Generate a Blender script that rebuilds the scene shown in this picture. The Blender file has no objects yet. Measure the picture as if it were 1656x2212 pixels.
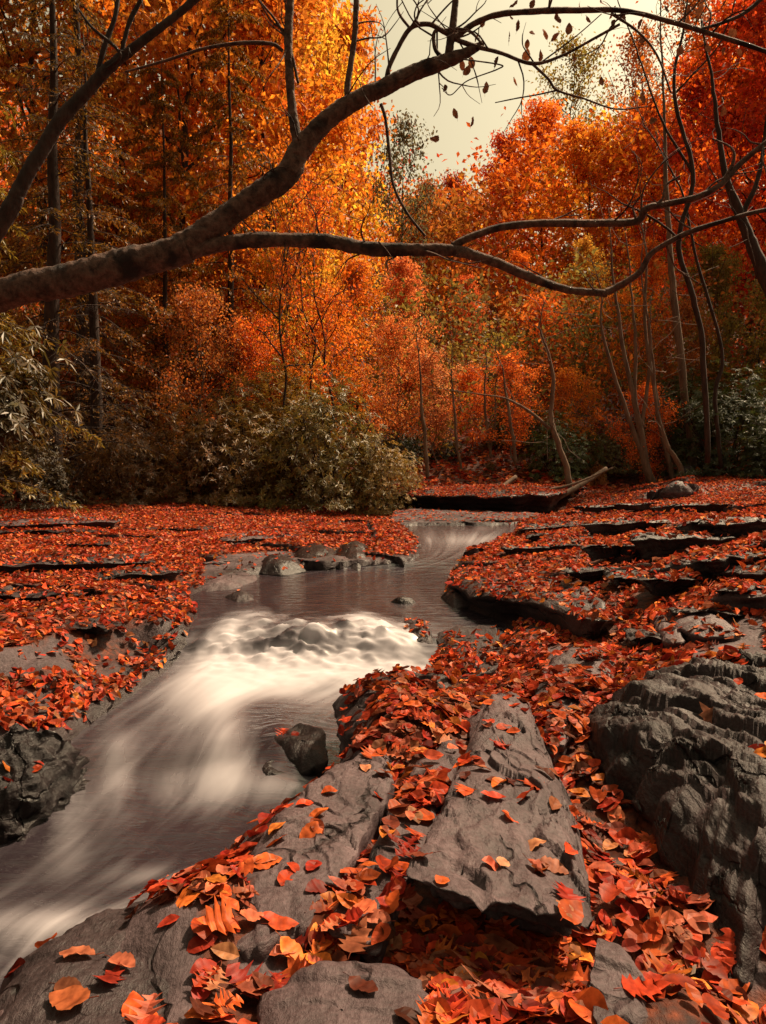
import bpy, math, random, time
_t0 = time.time()
import numpy as np
from mathutils import Vector
from mathutils.bvhtree import BVHTree
from mathutils.kdtree import KDTree

S = bpy.context.scene
COL = S.collection
PI = math.pi

# ------------------------------------------------------------------ camera
W0, H0, FPX = 1656.0, 2212.0, 1671.0
CAMZ = 0.85
PITCH = -math.atan(86 / FPX)
cam_d = bpy.data.cameras.new('camera')
cam = bpy.data.objects.new('camera', cam_d); COL.objects.link(cam)
cam_d.sensor_fit = 'VERTICAL'; cam_d.sensor_height = 24.0; cam_d.sensor_width = 18.0
cam_d.lens = FPX / H0 * 24.0
cam_d.clip_start = 0.02; cam_d.clip_end = 2000
cam.location = (0, 0, CAMZ)
cam.rotation_euler = (PI / 2 + PITCH, 0, 0)
S.camera = cam

# ------------------------------------------------------------------ light
SUN_AZ = math.radians(48)      # from straight ahead (+Y) towards -X
SUN_EL = math.radians(52)
world = bpy.data.worlds.new('World'); S.world = world; world.use_nodes = True
wn = world.node_tree; wn.nodes.clear()
wo = wn.nodes.new('ShaderNodeOutputWorld'); wb = wn.nodes.new('ShaderNodeBackground')
sky = wn.nodes.new('ShaderNodeTexSky'); sky.sky_type = 'NISHITA'; sky.sun_disc = False
sky.sun_elevation = SUN_EL; sky.sun_rotation = SUN_AZ
sky.air_density = 1.6; sky.dust_density = 5.0; sky.ozone_density = 1.0
bw = wn.nodes.new('ShaderNodeRGBToBW')
mx = wn.nodes.new('ShaderNodeMix'); mx.data_type = 'RGBA'; mx.blend_type = 'MULTIPLY'
mx.inputs[0].default_value = 1.0
mx.inputs[7].default_value = (1.0, 0.86, 0.56, 1)      # thin cream overcast
wn.links.new(sky.outputs[0], bw.inputs[0]); wn.links.new(bw.outputs[0], mx.inputs[6])
wn.links.new(mx.outputs[2], wb.inputs[0]); wn.links.new(wb.outputs[0], wo.inputs[0])
wb.inputs[1].default_value = 0.078
sd = bpy.data.lights.new('sun', 'SUN'); sd.energy = 5.0; sd.angle = math.radians(4.0)
sd.color = (1.0, 0.76, 0.50)
sun = bpy.data.objects.new('sun', sd); COL.objects.link(sun)
sv = Vector((math.sin(SUN_AZ) * math.cos(SUN_EL), math.cos(SUN_AZ) * math.cos(SUN_EL), math.sin(SUN_EL)))
sun.rotation_euler = sv.to_track_quat('Z', 'Y').to_euler()
sun.location = sv * 60
S.view_settings.view_transform = 'Standard'; S.view_settings.look = 'None'
S.view_settings.gamma = 1.0; S.view_settings.exposure = 0.94
S.cycles.max_bounces = 6; S.cycles.transparent_max_bounces = 8
S.cycles.diffuse_bounces = 3; S.cycles.transmission_bounces = 4; S.cycles.glossy_bounces = 2

# ------------------------------------------------------------------ pixel <-> world
cp, sp_ = math.cos(PITCH), math.sin(PITCH)
def ray(u, v):
    a, b = (u - W0 / 2) / FPX, (H0 / 2 - v) / FPX
    return np.array([a, cp - b * sp_, sp_ + b * cp])
def PZ(u, v, z):
    d = ray(u, v); k = (z - CAMZ) / d[2]
    return np.array([d[0] * k, d[1] * k, z])
def PY(u, v, y):
    d = ray(u, v); k = y / d[1]
    return np.array([d[0] * k, y, CAMZ + d[2] * k])
def to_px(P):
    P = np.asarray(P, float); X = P[..., 0]; Y = P[..., 1]; Z = P[..., 2] - CAMZ
    dep = np.maximum(Y * cp + Z * sp_, 1e-3)
    return W0 / 2 + FPX * X / dep, H0 / 2 - FPX * (-Y * sp_ + Z * cp) / dep
def in_poly(u, v, poly):
    r = np.zeros(np.shape(u), bool); n = len(poly)
    for i in range(n):
        x0, y0 = poly[i]; x1, y1 = poly[(i + 1) % n]
        if y0 == y1: continue
        c = (v < y0) != (v < y1)
        r ^= c & (u < (x1 - x0) * (v - y0) / (y1 - y0) + x0)
    return r

# ------------------------------------------------------------------ noise
_rs = np.random.RandomState(5)
_perm = np.concatenate([_rs.permutation(256)] * 3)
_g = _rs.normal(size=(256, 3)); _g /= np.linalg.norm(_g, axis=1)[:, None]
def pn(P):
    P = np.asarray(P, float); i = np.floor(P).astype(int); f = P - i; i &= 255
    w = f * f * f * (f * (f * 6 - 15) + 10); out = np.zeros(len(P))
    for dx in (0, 1):
        for dy in (0, 1):
            for dz in (0, 1):
                h = _perm[_perm[_perm[(i[:, 0] + dx) & 255] + ((i[:, 1] + dy) & 255)] + ((i[:, 2] + dz) & 255)]
                g = _g[h]
                d = g[:, 0] * (f[:, 0] - dx) + g[:, 1] * (f[:, 1] - dy) + g[:, 2] * (f[:, 2] - dz)
                out += d * (w[:, 0] if dx else 1 - w[:, 0]) * (w[:, 1] if dy else 1 - w[:, 1]) * (w[:, 2] if dz else 1 - w[:, 2])
    return out * 1.5
def fbm(P, o=4, lac=2.1, gain=0.5):
    P = np.asarray(P, float); s = np.zeros(len(P)); a = 1.0
    for k in range(o):
        s += a * pn(P + 17.3 * k); P = P * lac; a *= gain
    return s
def sstep(a, b, x):
    t = np.clip((x - a) / (b - a), 0, 1); return t * t * (3 - 2 * t)

# ------------------------------------------------------------------ mesh helpers
class Geo:
    def __init__(s): s.V = []; s.Q = []; s.T = []; s.C = []; s.n = 0
    def add(s, V, Q=None, T=None, C=None):
        V = np.asarray(V, float); s.V.append(V)
        if Q is not None and len(Q): s.Q.append(np.asarray(Q, int) + s.n)
        if T is not None and len(T): s.T.append(np.asarray(T, int) + s.n)
        s.C.append(np.ones((len(V), 3)) if C is None else np.asarray(C, float)); s.n += len(V)
        return s
    def mesh(s, name, smooth=True):
        V = np.concatenate(s.V); C = np.concatenate(s.C)
        Q = np.concatenate(s.Q) if s.Q else np.zeros((0, 4), int)
        T = np.concatenate(s.T) if s.T else np.zeros((0, 3), int)
        me = bpy.data.meshes.new(name)
        me.vertices.add(len(V)); me.vertices.foreach_set('co', V.astype(np.float32).ravel())
        nl = Q.size + T.size; me.loops.add(nl)
        me.loops.foreach_set('vertex_index', np.concatenate([Q.ravel(), T.ravel()]).astype(np.int32))
        ls = np.concatenate([np.arange(len(Q)) * 4, Q.size + np.arange(len(T)) * 3]).astype(np.int32)
        me.polygons.add(len(Q) + len(T)); me.polygons.foreach_set('loop_start', ls)
        me.polygons.foreach_set('use_smooth', np.full(len(ls), smooth))
        at = me.color_attributes.new('tint', 'FLOAT_COLOR', 'POINT')
        at.data.foreach_set('color', np.c_[C, np.ones(len(C))].astype(np.float32).ravel())
        me.update(calc_edges=True); me.validate()
        return me
def put(name, me, m=None, parent=None, loc=None, rot=None, scale=None):
    o = bpy.data.objects.new(name, me); COL.objects.link(o)
    if m is not None and me is not None and not me.materials: me.materials.append(m)
    if parent is not None: o.parent = parent
    if loc is not None: o.location = loc
    if rot is not None: o.rotation_euler = rot
    if scale is not None: o.scale = scale
    return o
def tag(o, label, cat, group=None):
    o['label'] = label; o['category'] = cat
    if group: o['group'] = group
    return o
def kind(o, k): o['kind'] = k; return o

def smooth_path(pts, n):
    """Catmull-Rom through pts (any number of columns)"""
    P = np.asarray(pts, float); P = np.vstack([2 * P[0] - P[1], P, 2 * P[-1] - P[-2]])
    m = len(P) - 3; t = np.linspace(0, m - 1e-9, n); i = t.astype(int); f = (t - i)[:, None]
    a, b, c, d = P[i], P[i + 1], P[i + 2], P[i + 3]
    return 0.5 * (2 * b + (c - a) * f + (2 * a - 5 * b + 4 * c - d) * f ** 2 + (3 * b - a - 3 * c + d) * f ** 3)
def tube(g, P, R, sides=8, amp=0.0, nscale=6.0, tint=None):
    P = np.asarray(P, float); n = len(P); R = np.broadcast_to(R, n)
    Tn = np.gradient(P, axis=0); Tn /= np.linalg.norm(Tn, axis=1)[:, None] + 1e-12
    a = np.cross(Tn[0], [0.3, 0.2, 1.0]); a /= np.linalg.norm(a)
    A = np.zeros_like(P)
    for k in range(n):
        a = a - Tn[k] * a.dot(Tn[k]); a /= np.linalg.norm(a); A[k] = a
    B = np.cross(Tn, A); th = np.arange(sides) * 2 * PI / sides
    D = A[:, None, :] * np.cos(th)[None, :, None] + B[:, None, :] * np.sin(th)[None, :, None]
    rr = np.repeat(R[:, None], sides, 1)
    if amp:
        q = (P[:, None, :] + D * rr[:, :, None]).reshape(-1, 3)
        rr = rr * (1 + amp * (fbm(q * nscale, 3) + 0.6 * pn(q * nscale * 0.3)).reshape(n, sides))
    V = (P[:, None, :] + D * rr[:, :, None]).reshape(-1, 3)
    i = np.arange(n - 1)[:, None] * sides; j = np.arange(sides)[None, :]; jn = (j + 1) % sides
    Q = np.stack([i + j, i + jn, i + sides + jn, i + sides + j], -1).reshape(-1, 4)
    V = np.vstack([V, P[-1], P[0]]); L = (n - 1) * sides; e = n * sides
    T = [[L + k, L + (k + 1) % sides, e] for k in range(sides)] + [[(k + 1) % sides, k, e + 1] for k in range(sides)]
    g.add(V, Q, T, None if tint is None else np.tile(tint, (len(V), 1)))
def segs(g, A, B, r0, r1, sides=3):
    """many straight thin twigs at once"""
    A = np.asarray(A, float); B = np.asarray(B, float); n = len(A)
    if n == 0: return
    d = B - A; d /= np.linalg.norm(d, axis=1)[:, None] + 1e-9
    ref = np.where(np.abs(d[:, 2:3]) > 0.9, [[1.0, 0, 0]], [[0, 0, 1.0]])
    x = np.cross(d, ref); x /= np.linalg.norm(x, axis=1)[:, None] + 1e-9; y = np.cross(d, x)
    th = np.arange(sides) * 2 * PI / sides
    D = x[:, None] * np.cos(th)[None, :, None] + y[:, None] * np.sin(th)[None, :, None]
    V = np.concatenate([A[:, None] + D * np.asarray(r0)[:, None, None], B[:, None] + D * np.asarray(r1)[:, None, None]], 1)
    k = np.arange(sides); kn = (k + 1) % sides
    q = np.stack([k, kn, kn + sides, k + sides], -1)
    Q = (q[None] + (np.arange(n) * 2 * sides)[:, None, None]).reshape(-1, 4)
    g.add(V.reshape(-1, 3), Q)
def unit(v): return v / (np.linalg.norm(v, axis=-1, keepdims=True) + 1e-9)
def cards(g, P, D, N, L, Wd, fold, C):
    """leaf blades: folded along the midrib. P base, D direction, N up"""
    P = np.asarray(P); n = len(P); D = unit(D); N = unit(N - D * np.sum(N * D, 1)[:, None]); Sd = np.cross(D, N)
    L = np.broadcast_to(L, n)[:, None]; Wd = np.broadcast_to(Wd, n)[:, None]
    m = P + D * L * 0.48
    V = np.stack([P, m + Sd * Wd * 0.5 + N * L * fold, P + D * L, m - Sd * Wd * 0.5 + N * L * fold], 1).reshape(-1, 3)
    b = np.arange(n)[:, None] * 4
    T = np.concatenate([b + [0, 1, 2], b + [0, 2, 3]], 1).reshape(-1, 3)
    g.add(V, None, T, np.repeat(C, 4, 0))

# ------------------------------------------------------------------ materials
def mat(name):
    m = bpy.data.materials.new(name); m.use_nodes = True; t = m.node_tree; t.nodes.clear()
    o = t.nodes.new('ShaderNodeOutputMaterial')
    def N(k, **kw):
        nd = t.nodes.new('ShaderNode' + k)
        for a, b in kw.items(): setattr(nd, a, b)
        return nd
    def Lk(a, b): t.links.new(a, b)
    return m, t, o, N, Lk
def ramp(N, stops):
    r = N('ValToRGB'); e = r.color_ramp.elements
    while len(e) < len(stops): e.new(0.5)
    for k, (p, c) in enumerate(stops): e[k].position = p; e[k].color = (*c, 1) if len(c) == 3 else c
    return r

def leaf_mat(name, trans=0.45, gloss=0.06, rough=0.45, objcol=True, nsc=22):
    m, t, o, N, L = mat(name)
    at = N('VertexColor', layer_name='tint'); mul = N('Mix', data_type='RGBA', blend_type='MULTIPLY'); mul.inputs[0].default_value = 1
    L(at.outputs[0], mul.inputs[6])
    if objcol:
        oi = N('ObjectInfo'); L(oi.outputs['Color'], mul.inputs[7])
    else: mul.inputs[7].default_value = (1, 1, 1, 1)
    geo = N('NewGeometry'); nz = N('TexNoise'); nz.inputs['Scale'].default_value = nsc; nz.inputs['Detail'].default_value = 3
    L(geo.outputs['Position'], nz.inputs['Vector'])
    rp = ramp(N, [(0.3, (0.55, 0.5, 0.5)), (0.7, (1.2, 1.2, 1.2))]); L(nz.outputs[0], rp.inputs[0])
    m2 = N('Mix', data_type='RGBA', blend_type='MULTIPLY'); m2.inputs[0].default_value = 1
    L(mul.outputs[2], m2.inputs[6]); L(rp.outputs[0], m2.inputs[7])
    d = N('BsdfDiffuse'); tr = N('BsdfTranslucent'); gl = N('BsdfGlossy'); gl.inputs['Roughness'].default_value = rough
    L(m2.outputs[2], d.inputs[0]); L(m2.outputs[2], tr.inputs[0])
    a = N('MixShader'); a.inputs[0].default_value = trans; L(d.outputs[0], a.inputs[1]); L(tr.outputs[0], a.inputs[2])
    b = N('MixShader'); b.inputs[0].default_value = gloss; L(a.outputs[0], b.inputs[1]); L(gl.outputs[0], b.inputs[2])
    L(b.outputs[0], o.inputs[0]); return m
M_LEAF = leaf_mat('tree_leaf', 0.55, 0.02)
M_EVER = leaf_mat('evergreen_leaf', 0.4, 0.035, 0.45)
M_LITTER = leaf_mat('fallen_leaf', 0.2, 0.008, 0.45, objcol=False, nsc=65)
M_ONE = leaf_mat('single_fallen_leaf', 0.2, 0.008, 0.45, objcol=True, nsc=65)

def bark_mat(name, c0, c1, scale=14, stretch=0.25, patch=None):
    m, t, o, N, L = mat(name)
    tc = N('TexCoord'); mp = N('Mapping'); mp.inputs['Scale'].default_value = (1, 1, stretch); L(tc.outputs['Object'], mp.inputs[0])
    n1 = N('TexNoise'); n1.inputs['Scale'].default_value = scale; n1.inputs['Detail'].default_value = 6; n1.inputs['Roughness'].default_value = 0.65
    L(mp.outputs[0], n1.inputs['Vector'])
    r = ramp(N, [(0.32, c0), (0.68, c1)]); L(n1.outputs[0], r.inputs[0]); col = r.outputs[0]
    if patch:
        n2 = N('TexNoise'); n2.inputs['Scale'].default_value = 5; n2.inputs['Detail'].default_value = 5; L(tc.outputs['Object'], n2.inputs['Vector'])
        r2 = ramp(N, [(0.52, (0, 0, 0)), (0.62, (1, 1, 1))]); L(n2.outputs[0], r2.inputs[0])
        mm = N('Mix', data_type='RGBA'); L(r2.outputs[0], mm.inputs[0]); L(col, mm.inputs[6]); mm.inputs[7].default_value = (*patch, 1); col = mm.outputs[2]
    p = N('BsdfPrincipled'); p.inputs['Roughness'].default_value = 0.85; p.inputs['Specular IOR Level'].default_value = 0.25
    bp = N('Bump'); bp.inputs['Strength'].default_value = 0.9; bp.inputs['Distance'].default_value = 0.03
    L(n1.outputs[0], bp.inputs['Height']); L(bp.outputs[0], p.inputs['Normal'])
    L(col, p.inputs['Base Color']); L(p.outputs[0], o.inputs[0]); return m
M_BARK = bark_mat('dark_bark', (0.018, 0.010, 0.008), (0.06, 0.034, 0.026))
M_PALE = bark_mat('grey_bark', (0.07, 0.04, 0.027), (0.20, 0.125, 0.085), 9)
M_SMOOTH = bark_mat('smooth_branch_bark', (0.032, 0.016, 0.012), (0.17, 0.088, 0.062), 26, 1.0, (0.022, 0.012, 0.010))
M_DEAD = bark_mat('dead_wood', (0.07, 0.04, 0.028), (0.22, 0.14, 0.095), 8)

def rock_mat(name, c0, c1, rough=0.6, attr=False, stretch=(1.5, 0.7, 2.2), rot=-0.25):
    """layered slate-like stone; attr: red channel of tint mixes in leaf mould, green wetness"""
    m, t, o, N, L = mat(name)
    geo = N('NewGeometry'); mp = N('Mapping'); mp.inputs['Rotation'].default_value = (0.15, 0.1, rot); mp.inputs['Scale'].default_value = stretch
    L(geo.outputs['Position'], mp.inputs[0])
    n1 = N('TexNoise'); n1.inputs['Scale'].default_value = 7; n1.inputs['Detail'].default_value = 8; n1.inputs['Roughness'].default_value = 0.68
    n1.inputs['Distortion'].default_value = 0.15
    L(mp.outputs[0], n1.inputs['Vector'])
    n2 = N('TexNoise'); n2.inputs['Scale'].default_value = 2.2; n2.inputs['Detail'].default_value = 5; L(geo.outputs['Position'], n2.inputs['Vector'])
    n3 = N('TexNoise'); n3.inputs['Scale'].default_value = 90; n3.inputs['Detail'].default_value = 4; L(geo.outputs['Position'], n3.inputs['Vector'])
    mxv = N('Mix', data_type='FLOAT'); mxv.inputs[0].default_value = 0.45; L(n1.outputs[0], mxv.inputs[2]); L(n2.outputs[0], mxv.inputs[3])
    r = ramp(N, [(0.34, c0), (0.52, tuple((a + b) / 2 for a, b in zip(c0, c1))), (0.66, c1)]); L(mxv.outputs[0], r.inputs[0])
    sp = N('Mix', data_type='RGBA', blend_type='MULTIPLY'); sp.inputs[0].default_value = 1
    r3 = ramp(N, [(0.35, (0.72, 0.7, 0.7)), (0.65, (1.2, 1.2, 1.2))]); L(n3.outputs[0], r3.inputs[0])
    L(r.outputs[0], sp.inputs[6]); L(r3.outputs[0], sp.inputs[7]); col = sp.outputs[2]
    p = N('BsdfPrincipled'); p.inputs['Roughness'].default_value = rough; p.inputs['Specular IOR Level'].default_value = 0.2 if not attr else 0.15
    if attr:
        at = N('VertexColor', layer_name='tint'); sx = N('SeparateColor'); L(at.outputs[0], sx.inputs[0])
        n4 = N('TexNoise'); n4.inputs['Scale'].default_value = 30; n4.inputs['Detail'].default_value = 4; L(geo.outputs['Position'], n4.inputs['Vector'])
        r4 = ramp(N, [(0.35, (0.022, 0.008, 0.006)), (0.52, (0.07, 0.017, 0.008)), (0.7, (0.16, 0.034, 0.012))]); L(n4.outputs[0], r4.inputs[0])
        mm = N('Mix', data_type='RGBA'); L(sx.outputs[0], mm.inputs[0]); L(col, mm.inputs[6]); L(r4.outputs[0], mm.inputs[7]); col = mm.outputs[2]
        wet = N('Mix', data_type='RGBA', blend_type='MULTIPLY'); L(sx.outputs[1], wet.inputs[0]); L(col, wet.inputs[6]); wet.inputs[7].default_value = (0.35, 0.3, 0.3, 1); col = wet.outputs[2]
        rr = N('MapRange'); L(sx.outputs[1], rr.inputs[0]); rr.inputs[3].default_value = rough; rr.inputs[4].default_value = 0.32
        L(rr.outputs[0], p.inputs['Roughness'])
    # joint cracks
    nd = N('TexNoise'); nd.inputs['Scale'].default_value = 3.0; nd.inputs['Detail'].default_value = 4; L(geo.outputs['Position'], nd.inputs['Vector'])
    va = N('VectorMath', operation='MULTIPLY_ADD'); L(nd.outputs[1], va.inputs[0]); va.inputs[1].default_value = (.55, .55, .55); L(mp.outputs[0], va.inputs[2])
    vo = N('TexVoronoi', feature='DISTANCE_TO_EDGE'); vo.inputs['Scale'].default_value = 2.3; L(va.outputs[0], vo.inputs['Vector'])
    nm = N('TexNoise'); nm.inputs['Scale'].default_value = 4.5; nm.inputs['Detail'].default_value = 3; L(geo.outputs['Position'], nm.inputs['Vector'])
    mk = N('MapRange'); L(nm.outputs[0], mk.inputs[0]); mk.inputs[1].default_value = .42; mk.inputs[2].default_value = .62; mk.inputs[3].default_value = 0.0; mk.inputs[4].default_value = 0.06
    vd = N('Math', operation='ADD'); L(vo.outputs['Distance'], vd.inputs[0]); L(mk.outputs[0], vd.inputs[1])
    cr = ramp(N, [(0.0, (0, 0, 0)), (0.03, (1, 1, 1))]); L(vd.outputs[0], cr.inputs[0])
    ck = N('Mix', data_type='RGBA', blend_type='MULTIPLY'); ck.inputs[0].default_value = 1.0; cr2 = ramp(N, [(0.0, (.35, .33, .33)), (0.022, (1, 1, 1))]); L(vd.outputs[0], cr2.inputs[0])
    L(col, ck.inputs[6]); L(cr2.outputs[0], ck.inputs[7]); col = ck.outputs[2]
    b0 = N('Bump'); b0.inputs['Strength'].default_value = 0.9; b0.inputs['Distance'].default_value = 0.02; L(cr.outputs[0], b0.inputs['Height'])
    b1 = N('Bump'); L(b0.outputs[0], b1.inputs['Normal']); b1.inputs['Strength'].default_value = 0.75; b1.inputs['Distance'].default_value = 0.028; L(n1.outputs[0], b1.inputs['Height'])
    b2 = N('Bump'); b2.inputs['Strength'].default_value = 0.35; b2.inputs['Distance'].default_value = 0.006; L(n3.outputs[0], b2.inputs['Height'])
    L(b1.outputs[0], b2.inputs['Normal']); L(b2.outputs[0], p.inputs['Normal'])
    L(col, p.inputs['Base Color']); L(p.outputs[0], o.inputs[0]); return m
M_GROUND = rock_mat('bedrock_and_leaf_mould', (0.028, 0.019, 0.021), (0.115, 0.080, 0.086), 0.6, True)
M_ROCK = rock_mat('grey_slab_stone', (0.024, 0.015, 0.017), (0.125, 0.083, 0.090), 0.55)
M_DROCK = rock_mat('dark_damp_stone', (0.012, 0.008, 0.009), (0.055, 0.038, 0.041), 0.45)
M_MID = rock_mat('shade_darkened_brown_stone', (0.008, 0.0052, 0.0055), (0.046, 0.030, 0.032), 0.5, False, (2.4, 0.55, 2.2), 0.35)  # base darkened so the colour carries the shade on the massif's face
M_WET = rock_mat('wet_stone', (0.008, 0.0055, 0.006), (0.028, 0.019, 0.020), 0.3)

# ------------------------------------------------------------------ the stream: left bank, right bank, level, foam
ST = [  # L(u,v)      R(u,v)        z      foam
    ((880, 1136), (1120, 1134), 0.11, 0.05),
    ((905, 1150), (1100, 1146), 0.10, 0.26),
    ((925, 1185), (1050, 1180), 0.06, 0.30),
    ((880, 1215), (985, 1212), 0.01, 0.14),
    ((600, 1236), (960, 1242), -0.05, 0.06),
    ((440, 1278), (965, 1292), -0.06, 0.00),
    ((440, 1322), (1075, 1345), -0.08, 0.04),
    ((425, 1372), (1060, 1395), -0.122, 0.16),
    ((400, 1430), (1010, 1450), -0.225, 0.24),
    ((330, 1490), (860, 1490), -0.275, 0.20),
    ((230, 1560), (740, 1555), -0.31, 0.16),
    ((130, 1650), (700, 1650), -0.35, 0.16),
    ((60, 1760), (660, 1730), -0.39, 0.12),
    ((-60, 1880), (500, 1850), -0.42, 0.08),
    ((-200, 2000), (300, 1960), -0.45, 0.10),
    ((-330, 2150), (140, 2080), -0.49, 0.08),
    ((-420, 2300), (-20, 2230), -0.53, 0.06)]
sp_pts = []
for (l, r, z, f) in ST:
    a, b = PZ(*l, z), PZ(*r, z)
    sp_pts.append([a[0], a[1], b[0], b[1], z, f])
NT, NS = 420, 90
sp_c = smooth_path(sp_pts, NT)
s_ = np.linspace(0, 1, NS)
def stream_grid(ext):
    e = sp_c[:, 2:4] - sp_c[:, 0:2]; w = np.linalg.norm(e, axis=1)[:, None]; u = e / w
    Lp = sp_c[:, 0:2] - u * ext; Rp = sp_c[:, 2:4] + u * ext
    return Lp[:, None] + (Rp - Lp)[:, None] * s_[None, :, None]
SG = stream_grid(0.10)
kd = KDTree(NT * NS)
for k in range(NT):
    for j in range(NS): kd.insert((SG[k, j, 0], SG[k, j, 1], 0), k * NS + j)
kd.balance()

# ------------------------------------------------------------------ terrain height from control points
CT = [(0, 2212, -.10), (200, 2150, -.03), (120, 2110, -.09), (300, 1990, -.09), (400, 2050, .0), (400, 2212, .0), (700, 2212, .0), (1000, 2212, .0),
      (1250, 2212, -.02), (1500, 2212, -.06), (1656, 2212, -.06), (500, 1880, -.09), (620, 1790, -.09), (720, 1680, -.09),
      (0, 1600, -.15), (100, 1560, -.1), (250, 1500, -.1), (330, 1420, -.08), (400, 1370, -.05), (440, 1290, -.03), (0, 1450, -.02),
      (0, 1300, .02), (200, 1300, .0), (0, 1200, .06), (300, 1200, .03), (470, 1230, .0), (0, 1120, .14), (300, 1130, .12), (600, 1130, .09),
      (800, 1150, .07), (830, 1190, .05), (60, 1700, -.28), (700, 1200, .02), (600, 1190, .03),
      (850, 1100, .16), (1050, 1100, .16), (1110, 1170, .12), (1250, 1095, .22), (1400, 1062, .42), (1656, 1042, .52), (1656, 1120, .45),
      (1450, 1150, .3), (1250, 1150, .2), (1000, 1225, .08), (1100, 1230, .12), (1000, 1300, -.03), (1060, 1335, -.06), (1300, 1270, .15),
      (1300, 1385, .0), (1200, 1420, -.05), (1100, 1420, -.09), (1010, 1470, -.13), (900, 1490, -.13), (1300, 1480, .0), (1500, 1250, .25),
      (1656, 1250, .3), (1500, 1380, .12), (1656, 1400, .18), (1450, 1450, .1), (1200, 1560, -.02), (1050, 1600, -.02), (820, 1560, -.1),
      (770, 1620, -.12), (900, 1700, -.03), (720, 1780, -.05), (1100, 1750, .0), (1250, 1700, -.06), (1330, 1850, -.09), (1420, 2000, -.1),
      (1500, 1900, -.02), (1656, 1900, .0), (1600, 1700, .08), (1000, 1900, .0), (750, 1950, .0), (1350, 2120, -.08), (1000, 2080, -.02), (560, 2100, .0)]
CTW = [PZ(*c) for c in CT]
CTW += [np.array(c, float) for c in [
    (-.66, 1.85, -.42), (-.82, 1.65, -.44), (-.98, 1.32, -.45), (-1.2, 1.0, -.42), (-.5, 2.15, -.40), (-.36, 2.35, -.38), (-.25, 2.65, -.34),
    (-1.5, .2, -.3), (0, .2, 0), (1.5, .2, 0), (0, -2, 0), (-3, -2, -.2), (3, -2, .2), (3, 1, .2), (4, 3, .35), (5, 6, .5), (-3.0, 2.2, -.05), (-4, 3.5, .15), (-5, 6, .2), (-7, 10, .3),
    (-8, 14, .5), (-4, 14, .25), (-1, 14.5, .2), (1, 14.5, .18), (3, 14.6, .25), (-1, 15.6, .3), (.5, 15.8, .55), (2, 15.8, .55), (3.6, 15.8, .6), (6, 15, .7), (9, 14, .9), (8, 10, .7),
    (-12, 18, 1.2), (-6, 19, .8), (0, 20, 1.1), (4, 20, 1.6), (8, 20, 2.2), (14, 18, 2.5), (-20, 26, 4), (-8, 28, 2.4), (0, 28, 2.2), (8, 28, 4), (18, 28, 6.5), (-30, 40, 10),
    (-10, 42, 6), (2, 42, 4.5), (12, 42, 9), (30, 40, 14), (-30, 65, 20), (-8, 65, 13), (5, 65, 9), (20, 65, 20), (50, 60, 28), (-50, 40, 18), (-80, 120, 35), (-10, 120, 26), (10, 120, 22), (80, 120, 40)]]
CTW = np.array(CTW)
def warp(x, y):
    d = np.maximum(y + 3.0, .5); return np.stack([x / d * 3.2, np.log(d) * 3.2], -1)
_cw = warp(CTW[:, 0], CTW[:, 1])
def phi(r2): return np.sqrt(r2 + 0.01)
_A = phi(((_cw[:, None] - _cw[None]) ** 2).sum(-1)); _n = len(_cw)
_M = np.block([[_A + np.eye(_n) * 0.01, np.c_[np.ones(_n), _cw]], [np.c_[np.ones(_n), _cw].T, np.zeros((3, 3))]])
_wt = np.linalg.solve(_M, np.concatenate([CTW[:, 2], np.zeros(3)]))
def base_z(x, y):
    q = warp(x, y); out = np.zeros(len(q))
    for k in range(0, len(q), 20000):
        b = q[k:k + 20000]
        out[k:k + 20000] = phi(((b[:, None] - _cw[None]) ** 2).sum(-1)) @ _wt[:_n] + _wt[_n] + b @ _wt[_n + 1:]
    return out
ys = [-1.6]
while ys[-1] < 160:
    d = ys[-1] + 3.0; ys.append(ys[-1] + d * (0.0062 if ys[-1] < 17 else 0.025))
ys = np.array(ys); NX = 400; sx_ = np.linspace(-1, 1, NX)
GX = (sx_[None] * (np.abs(sx_[None]) * .35 + .65)) * ((ys + 3.0) * 0.85)[:, None]; GY = np.repeat(ys[:, None], NX, 1)
X = GX.ravel(); Y = GY.ravel(); Z = base_z(X, Y)
# ledges: sharp rise facing downstream, slow fall behind; overhang from pushing the top forward
P3 = np.c_[X, Y, Z * 0]
near = 1 - sstep(13, 17, Y)
wob = fbm(P3 * .55, 3) * 1.3
ang = .35 * X
ph = (Y * 1.0 + ang + wob) / (0.55 + 0.05 * Y)
fr = ph - np.floor(ph)
saw = np.where(fr < .12, fr / .12, 1 - (fr - .12) / .88)
lmask = sstep(-.25, .3, pn(P3 * .6 + 40)) * near * sstep(2.6, 4.0, Y)
lamp_ = .07 + .15 * sstep(.3, 2.2, X - .12 * Y) * sstep(3.2, 5, Y)
Z += lmask * (saw - .4) * lamp_
Y2 = Y - lmask * sstep(.45, .85, saw) * np.where(fr < .3, 1, 0) * (.06 + lamp_ * .9)
lum = fbm(P3 * 1.7, 5)
Z += lum * np.where(Y < 17, .035, .2) + pn(P3 * 9) * .006 * near + pn(P3 * 26) * .003 * near
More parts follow.
